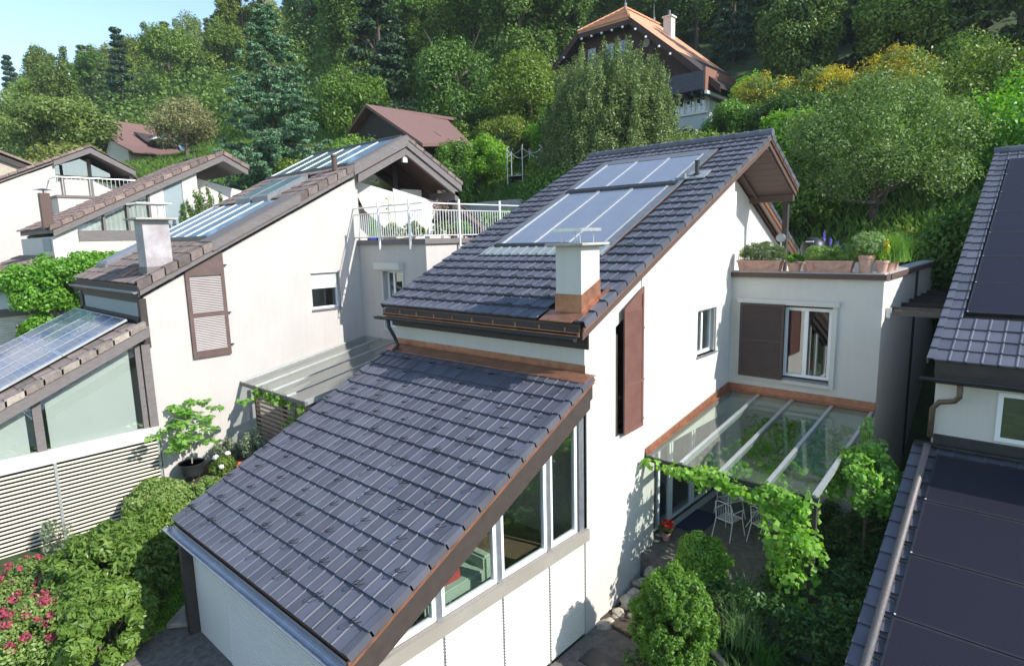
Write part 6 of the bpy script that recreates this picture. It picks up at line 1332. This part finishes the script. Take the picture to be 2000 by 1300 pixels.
# patio furniture
def wire_chair(loc, rz, label):
    t = thing('garden_chair', (0, 0, 0), label, 'chair', 'white wire garden chairs'); f = MB()
    for sx in (-1, 1):
        f.tube([(sx*.25, -.27, 0), (sx*.21, -.20, .43), (sx*.23, -.2, .64), (sx*.23, .2, .66), (sx*.2, .26, .85)], .011, 6)
        f.tube([(sx*.23, .32, 0), (sx*.21, .2, .43), (sx*.2, .26, .85)], .011, 6)
    f.tube([(-.2, .26, .85), (-.1, .285, .90), (.1, .285, .90), (.2, .26, .85)], .011, 6); f.tube([(-.21, -.2, .43), (.21, -.2, .43)], .011, 6); f.tube([(-.21, .2, .43), (.21, .2, .43)], .011, 6); f.build('frame', white_paint, t, one=True)
    q = MB()
    for k in range(9): q.tube([(-.2+.05*k, -.2, .435), (-.2+.05*k, .2, .43), (-.18+.045*k, .25, .80)], .004, 4)
    for k in range(8): q.tube([(-.21, -.2+.055*k, .435), (.21, -.2+.055*k, .435)], .004, 4)
    q.build('seat_wire', white_paint, t, one=True); t.location = loc; t.rotation_euler = (0, 0, rz); return t
wire_chair((1.15, 4.1, .86), R(170), 'white wire chair in the middle of the patio row')
wire_chair((.75, 5.1, .86), R(240), 'white wire chair next to the glass doors')
wire_chair((1.9, 4.3, .86), R(160), 'white wire chair nearest the hanging vine')
TB = thing('garden_table', (1.5, 5.1, .86), 'round white patio table with a red cloth runner under the canopy', 'table')
mb = MB(); mb.lathe([(.55, 1.56), (.56, 1.58), (.55, 1.60)], (1.5, 5.1, 0), 28); mb.build('table_top', white_paint, TB); mb = MB()
for k in range(3): a = k*2.094; mb.tube([(1.5+.4*math.cos(a), 5.1+.4*math.sin(a), .86), (1.5+.08*math.cos(a), 5.1+.08*math.sin(a), 1.25), (1.5+.3*math.cos(a), 5.1+.3*math.sin(a), 1.56)], .013, 6)
mb.build('table_leg', white_paint, TB, one=True)
o = MB(); o.box(1.2, 1.95, 4.9, 5.35, 1.603, 1.61); tag(o.build('tablecloth', M('red_cloth', (.4, .04, .04))), 'red cloth lying across the round patio table', 'tablecloth')
o = MB(); o.box(.0, .62, 3.7, 4.9, .864, .885); tag(o.build('door_mat', M('navy_mat', (.02, .025, .06), (.03, .035, .08), 30, .95)), 'dark blue mat in front of the glass doors', 'mat')
def pot(name, c, r_, h, label, plant=None, group='terracotta pots on the terrace wall', mat=terracotta, cat='plant pot'):
    t = thing(name, c, label, cat, group); mb = MB(); x, y, z = c
    mb.lathe([(r_*.72, 0), (r_*.95, h*.82), (r_*1.06, h*.82), (r_*1.06, h), (r_*.92, h), (r_*.9, h*.9)], (x, y, z), 22); mb.build('body', mat, t, one=True)
    mb = MB(); mb.lathe([(r_*.9, h*.86), (r_*.9, h*.90)], (x, y, z), 16); mb.build('soil', soil, t); return t
GP = pot('geranium_pot', (.14, 3.0, .86), .11, .2, 'clay pot of red geraniums by the corner of the white wall', group='patio pots')
leaf_mesh('foliage', lobes((.14, 3.0, 1.16), (.17, .17, .12), 12, .3, 26, 3), .06, GREEN, GP, origin=(.14, 3.0, .86), seed=50); leaf_mesh('blossom', lobes((.14, 3.0, 1.24), (.16, .16, .09), 9, .3, 26, 4), .05, REDF, GP, origin=(.14, 3.0, .86), seed=51, aspect=.9)
def trough(x0, x1, label, plants, y=6.80, h=.28):
    t = thing('planter_box', ((x0+x1)/2, y, 6.83), label, 'planter', 'terracotta troughs on the terrace wall'); z = 6.83; mb = MB()
    mb.prism([(x0+.05, y-.13, z), (x1-.05, y-.13, z), (x1-.01, y-.16, z+h-.05), (x0+.01, y-.16, z+h-.05)], (0, .30, 0)); mb.box(x0-.01, x1+.01, y-.175, y+.155, z+h-.052, z+h); mb.build('body', terracotta, t, one=True)
    mb = MB(); n = 14   # garland in relief
    mb.tube([(x0+.2+(x1-x0-.4)*k/n, y-.162, z+h*.55-.09*math.sin(math.pi*k/n)) for k in range(n+1)], .010, 5); mb.tube([(x0+.16, y-.16, z+.2), (x0+.2, y-.165, z+.06)], .012, 5); mb.tube([(x1-.16, y-.16, z+.2), (x1-.2, y-.165, z+.06)], .012, 5); mb.build('garland', terracotta, t, one=True)
    mb = MB(); mb.box(x0+.03, x1-.03, y-.13, y+.12, z+h-.04, z+h+.003); mb.build('soil', soil, t)
    blades('herb_stem', ((x0+x1)/2, y, z+h), 260, .42, .010, .12, bpy.data.materials.get('herb_blades') or leafmat('herb_blades', (.08, .14, .04), (.18, .25, .09), 0, .3), t, lean=.6, seed=int(x0*77), rx=(x1-x0)*.24, ry=.07)
    for (nm, cl, sz, m_, kw) in plants: leaf_mesh(nm, cl, sz, m_, t, origin=((x0+x1)/2, y, 6.83), seed=int(abs(x0)*100)+len(nm), **kw)
    return t
trough(.12, 1.20, 'terracotta trough with bushy grey green herbs at the house end', [('foliage', lobes((.70, 6.82, 7.28), (.60, .34, .30), 150, .15, 44, 1), .05, leafmat('sage_herbs', (.09, .14, .05), (.17, .23, .10), 0, .3), dict(aspect=.3)), ('yellow_blossom', [(.2, 6.72, 7.3, .07, .06, .12, 26)], .05, YELL, dict(aspect=.9))])
trough(1.78, 2.80, 'terracotta trough with lavender and violet spikes', [('foliage', lobes((2.05, 6.8, 7.24), (.38, .28, .25), 80, .17, 36, 2)+lobes((2.58, 6.8, 7.24), (.36, .26, .25), 80, .17, 36, 3), .055, leafmat('herb_green', (.12, .2, .05), (.22, .30, .10), 0, .35), dict(aspect=.3)), ('violet_blossom', [(2.12, 6.85, 7.66, .03, .03, .14, 46), (2.25, 6.9, 7.55, .03, .03, .12, 40), (2.4, 6.9, 7.48, .03, .03, .1, 30)]+[(2.5+.05*k, 6.78, 7.42, .02, .02, .06, 14) for k in range(6)], .04, VIOL, dict(aspect=.7))])
t = pot('flower_pot', (1.50, 6.79, 6.83), .17, .22, 'small ribbed terracotta pot with bright green leaves between the troughs'); leaf_mesh('foliage', lobes((1.50, 6.79, 7.15), (.23, .2, .14), 20, .3, 90, 5), .05, LIME, t, origin=(1.5, 6.79, 6.83), seed=61, aspect=.35)
t = pot('flower_pot', (3.04, 6.80, 6.83), .17, .40, 'tall plain terracotta cylinder with flowering herbs'); leaf_mesh('foliage', lobes((3.04, 6.85, 7.46), (.42, .34, .32), 110, .15, 40, 6), .06, leafmat('herb_light', (.12, .19, .07), (.22, .3, .12), 0, .35), t, origin=(3.04, 6.8, 6.83), seed=62, aspect=.3); leaf_mesh('blossom', lobes((3.04, 6.8, 7.5), (.33, .25, .2), 14, .2, 8, 6), .035, WHITEF, t, origin=(3.04, 6.8, 6.83), seed=63, aspect=.8)
t = pot('flower_pot', (3.36, 6.82, 6.83), .13, .28, 'square relief pot with tall yellow blooms on the wall corner'); leaf_mesh('foliage', [(3.38, 6.85, 7.3, .14, .14, .2, 200)], .055, LIME, t, origin=(3.36, 6.82, 6.83), seed=64, aspect=.3); leaf_mesh('blossom', [(3.42, 6.82, 7.42, .07, .06, .17, 120)], .045, YELL, t, origin=(3.36, 6.82, 6.83), seed=65, aspect=.9)
for i, (x, y, n, ln, r_, lb) in enumerate([(3.34, 7.5, 240, .80, .17, 'terracotta pot with a big arching grass past the corner'), (3.34, 8.1, 220, .8, .15, 'terracotta pot with arching grass farther along the side wall')]):
    t = pot('flower_pot', (x, y, 6.83), r_, .27, lb); blades('blades', (x, y, 7.05), n*2, ln*1.15, .016, .80, leafmat('terrace_grass_%d' % i, (.08, .17, .03), (.18, .30, .07), 0, .4), t, lean=1.0, seed=70+i, rx=.16, ry=.16)
t = pot('flower_pot', (1.55, 7.9, 6.25), .18, .72, 'terracotta pot standing inside the terrace behind the small pot'); leaf_mesh('foliage', [(1.55, 7.9, 7.1, .16, .16, .1, 90)], .06, GREEN, t, origin=(1.55, 7.9, 6.25), seed=66)
BQ = thing('kettle_grill', (1.1, 9.6, 6.25), 'black kettle grill standing by the balcony post', 'grill'); mb = MB(); mb.lathe([(.1, 7.0), (.27, 7.12), (.33, 7.3), (.28, 7.5), (.12, 7.62), (0, 7.64)], (1.1, 9.6, 0), 18); mb.build('kettle', dark_metal, BQ, smooth=True)
mb = MB(); [mb.tube([(1.1+.15*math.cos(a), 9.6+.15*math.sin(a), 7.05), (1.1+.3*math.cos(a), 9.6+.3*math.sin(a), 6.25)], .013, 5) for a in (0, 2.1, 4.2)]; mb.build('grill_leg', galv, BQ, one=True); mb = MB(); mb.box(1.0, 1.2, 9.25, 9.3, 7.5, 7.53); mb.build('handle', white_paint, BQ)
SC2 = thing('heater_column', (.55, 8.6, 6.25), 'slim white standing fan heater against the recess wall', 'heater'); mb = MB(); mb.tube([(.55, 8.6, 6.25), (.55, 8.6, 7.55)], .02, 8); mb.build('post', galv, SC2); mb = MB(); mb.tube([(.55, 8.5, 7.64), (.55, 8.66, 7.64)], .11, 14); mb.build('head', zinc, SC2); mb = MB(); mb.lathe([(.16, 6.25), (.16, 6.29)], (.55, 8.6, 0), 16); mb.build('base', dark_metal, SC2)
c_ = wire_chair((.35, 7.5, 6.25), R(100), 'white metal chair on the terrace beside the balcony door'); c_['group'] = 'terrace furniture'
c_.scale = (1.1, 1.1, 1.25)
# pergola between the middle house and the solar house
PG = thing('pergola', (4.1, 7.2, 5.9), 'row of dark timber beams bridging the terrace block and the solar house', 'pergola')
for i, y in enumerate([7.05, 7.75, 8.8, 9.85, 10.75, 11.6, 12.6, 13.7]):
    q = MB(); q.box(3.62 if i == 0 else 3.475, 5.2, y-.04, y+.04, 5.86, 5.98); q.build('beam', M('weathered_brown_beam', (.10, .08, .07), (.14, .115, .10), 6, .8) if i < 2 else dark_wood, PG)
q = MB(); q.box(3.47, 3.56, 7.0, 7.16, 5.80, 6.02); q.build('bracket', galv, PG)
# sofa and cushion inside the lower wing
SF = thing('sofa', (-.9, -2.9, 1.86), 'pale green sofa seen through the wing windows', 'sofa'); gsf = M('pale_green_fabric', (.46, .56, .45), (.50, .60, .49), 3, .9)
mb = MB(); mb.box(-1.2, -.45, -3.4, -2.3, 1.9, 2.28); mb.build('seat', gsf, SF, bevel=.03); 
for k in range(2): q = MB(); q.box(-1.35, -1.12, -3.4+.55*k, -2.87+.55*k, 2.2, 2.72); q.build('back_cushion', gsf, SF, bevel=.05)
mb = MB(); mb.box(-1.3, -.45, -2.3, -2.1, 1.9, 2.5); mb.build('armrest', gsf, SF, bevel=.04); mb = MB(); mb.box(-1.3, -.45, -3.6, -3.4, 1.9, 2.5); mb.build('armrest', gsf, SF, bevel=.04)
CU = MB(); CU.prism([(-.55, -3.2, 2.30), (-.50, -2.77, 2.33), (-.66, -2.75, 2.78), (-.72, -3.25, 2.74)], (-.14, 0, 0)); tag(CU.build('cushion', M('red_cushion', (.42, .05, .05), (.5, .08, .07), 20, .95), bevel=.03), 'red shaggy cushion leaning on the pale green sofa', 'cushion')
HP = shrub('house_plant', (-2.3, -1.4, 1.86), (.7, .7, .75), .12, GREEN, 'leafy indoor plant behind the wing windows', 'plant', n=26, cnt=90, seed=290)
# terrace of the rose white house
SL = thing('sun_sail', (-11.9, 5.2, 8.8), 'off white sun sail stretched across the balcony recess', 'sail'); sailm = M('sail_cloth', (.60, .56, .53), (.57, .53, .50), 2, .9)
mb = MB(); mb.prism([(-12.1, 3.2, 9.95), (-11.95, 4.9, 9.58), (-11.95, 5.0, 7.9), (-12.1, 3.75, 8.9)], (.015, 0, 0)); mb.prism([(-11.93, 4.9, 9.70), (-11.80, 7.05, 9.22), (-11.95, 6.3, 8.0), (-11.97, 5.02, 7.9)], (.015, 0, 0)); mb.build('cloth', sailm, SL)
def bpot(x, y, r_, h, mat, lb): return pot('plant_pot', (x, y, 7.26), r_, h, lb, group='pots on the railed terrace', mat=mat)
cobalt = M('cobalt_glaze', (.03, .04, .35), (.04, .05, .42), 3, .25); greyp = M('grey_pot', (.2, .22, .26), None, rough=.6)
t = bpot(-10.9, 3.25, .22, .72, cobalt, 'cobalt blue pot with reeds at the house corner'); blades('blades', (-10.9, 3.25, 7.9), 120, .9, .02, .25, GRASSB, t, lean=.5, seed=91)
for i, (x, y, m_, sz, r_, lb) in enumerate([(-9.9, 3.3, greyp, .8, AZ, 'grey pot with a small yellow green shrub'), (-8.9, 3.35, greyp, .7, GREEN, 'grey pot with a leafy green herb'), (-8.15, 3.9, greyp, .7, GREEN, 'blue grey trough plant at the railing corner'), (-8.15, 4.7, greyp, .7, LIME, 'grey pot with fresh leaves by the side railing'), (-8.15, 6.7, cobalt, .9, DEEP, 'dark blue pot with a clipped green dome')]):
    t = bpot(x, y, .2, .6, m_, lb); leaf_mesh('foliage', lobes((x, y, 8.12), (.38, .34, .30), 40, .24, 60, 95+i), .06, r_, t, origin=(x, y, 7.26), seed=96+i)
t = bpot(-8.8, 4.4, .2, .5, greyp, 'pot with a bronze leaved plum sapling'); leaf_mesh('foliage', lobes((-8.8, 4.4, 8.75), (.32, .32, .45), 26, .3, 14, 101), .06, DRYG, t, origin=(-8.8, 4.4, 7.26), seed=102); mb = MB(); mb.tube([(-8.8, 4.4, 7.7), (-8.8, 4.4, 8.6)], .012, 5); mb.build('stem', bark, t)
t = bpot(-10.5, 3.6, .15, .5, greyp, 'pot with a tall thin seedling'); leaf_mesh('foliage', [(-10.5, 3.6, 8.4+.16*k, .12, .12, .05, 16) for k in range(6)], .06, LIME, t, origin=(-10.5, 3.6, 7.26), seed=103); mb = MB(); mb.tube([(-10.5, 3.6, 7.7), (-10.5, 3.6, 9.2)], .008, 5); mb.build('stem', bark, t)
TT = thing('bistro_table', (-9.2, 5.8, 7.26), 'dark wrought iron bistro table on the railed terrace', 'table'); mb = MB(); mb.lathe([(.55, 7.98), (.55, 8.01)], (-9.2, 5.8, 0), 20); mb.build('table_top', dark_metal, TT); mb = MB(); mb.tube([(-9.2, 5.8, 7.26), (-9.2, 5.8, 7.98)], .03, 6); mb.build('table_leg', dark_metal, TT)
for i, (x, y, a, lb) in enumerate([(-8.5, 5.2, 40, 'ornate iron chair on the near side of the bistro table'), (-8.6, 6.5, 120, 'ornate iron chair on the far side of the bistro table'), (-10.0, 5.2, -40, 'ornate iron chair by the recess wall')]):
    c_ = wire_chair((x, y, 7.26), R(a), lb); c_['group'] = 'bistro chairs'; c_.scale = (1.15, 1.15, 1.2)
    for ch_ in c_.children: ch_.data.materials[0] = lead
# bits at the garden door of the wing
o = MB(); o.prism([(-6.9, -4.6, .45), (-6.0, -5.6, .45), (-5.75, -5.3, .45), (-6.6, -4.3, .45)], (0, 0, .10)); tag(o.build('step_stone', rock), 'flat grey stepping stone beside the wing gutter', 'stone', 'stepping stones')
o = MB(); o.prism([(-7.3, -3.9, .5), (-6.7, -4.4, .5), (-6.2, -3.9, .5), (-6.8, -3.5, .5)], (0, 0, .12)); tag(o.build('step_stone', rock), 'second flat stepping stone nearer the shrubs', 'stone', 'stepping stones')
o = MB(); o.box(-8.3, -7.75, -3.9, -3.3, .45, .9); tag(o.build('planter_crate', concrete), 'pale concrete block half hidden by the yellow green shrub', 'block')
o = MB(); o.box(-10.95, -10.6, -5.0, -4.2, .6, .95); tag(o.build('garden_bench', white_paint), 'white garden seat edge showing above the shrub', 'bench')
o = MB(); o.box(.35, 1.05, -.75, -.3, .062, .085); tag(o.build('drain_grate', dark_metal), 'dark grate set in the paving at the wall foot', 'grate')
shrub('shrub', (-5.9, -5.0, .35), (.3, .3, .25), .06, GREEN, 'small weed tuft at the wing corner post', n=12, cnt=50, seed=299)
HZ = MB(); HZ.box(-420, 60, -60, 420, -8, 75)
hz = HZ.build('haze', bpy.data.materials.new('air')); hz['kind'] = 'stuff'; hm = hz.data.materials[0]; hm.use_nodes = True; hm.node_tree.nodes.clear()
ho = hm.node_tree.nodes.new("ShaderNodeOutputMaterial"); hv = hm.node_tree.nodes.new("ShaderNodeVolumePrincipled"); hv.inputs["Color"].default_value = (.80, .90, 1, 1); hv.inputs["Density"].default_value = .00035; hv.inputs["Anisotropy"].default_value = .2
hm.node_tree.links.new(hv.outputs[0], ho.inputs["Volume"])
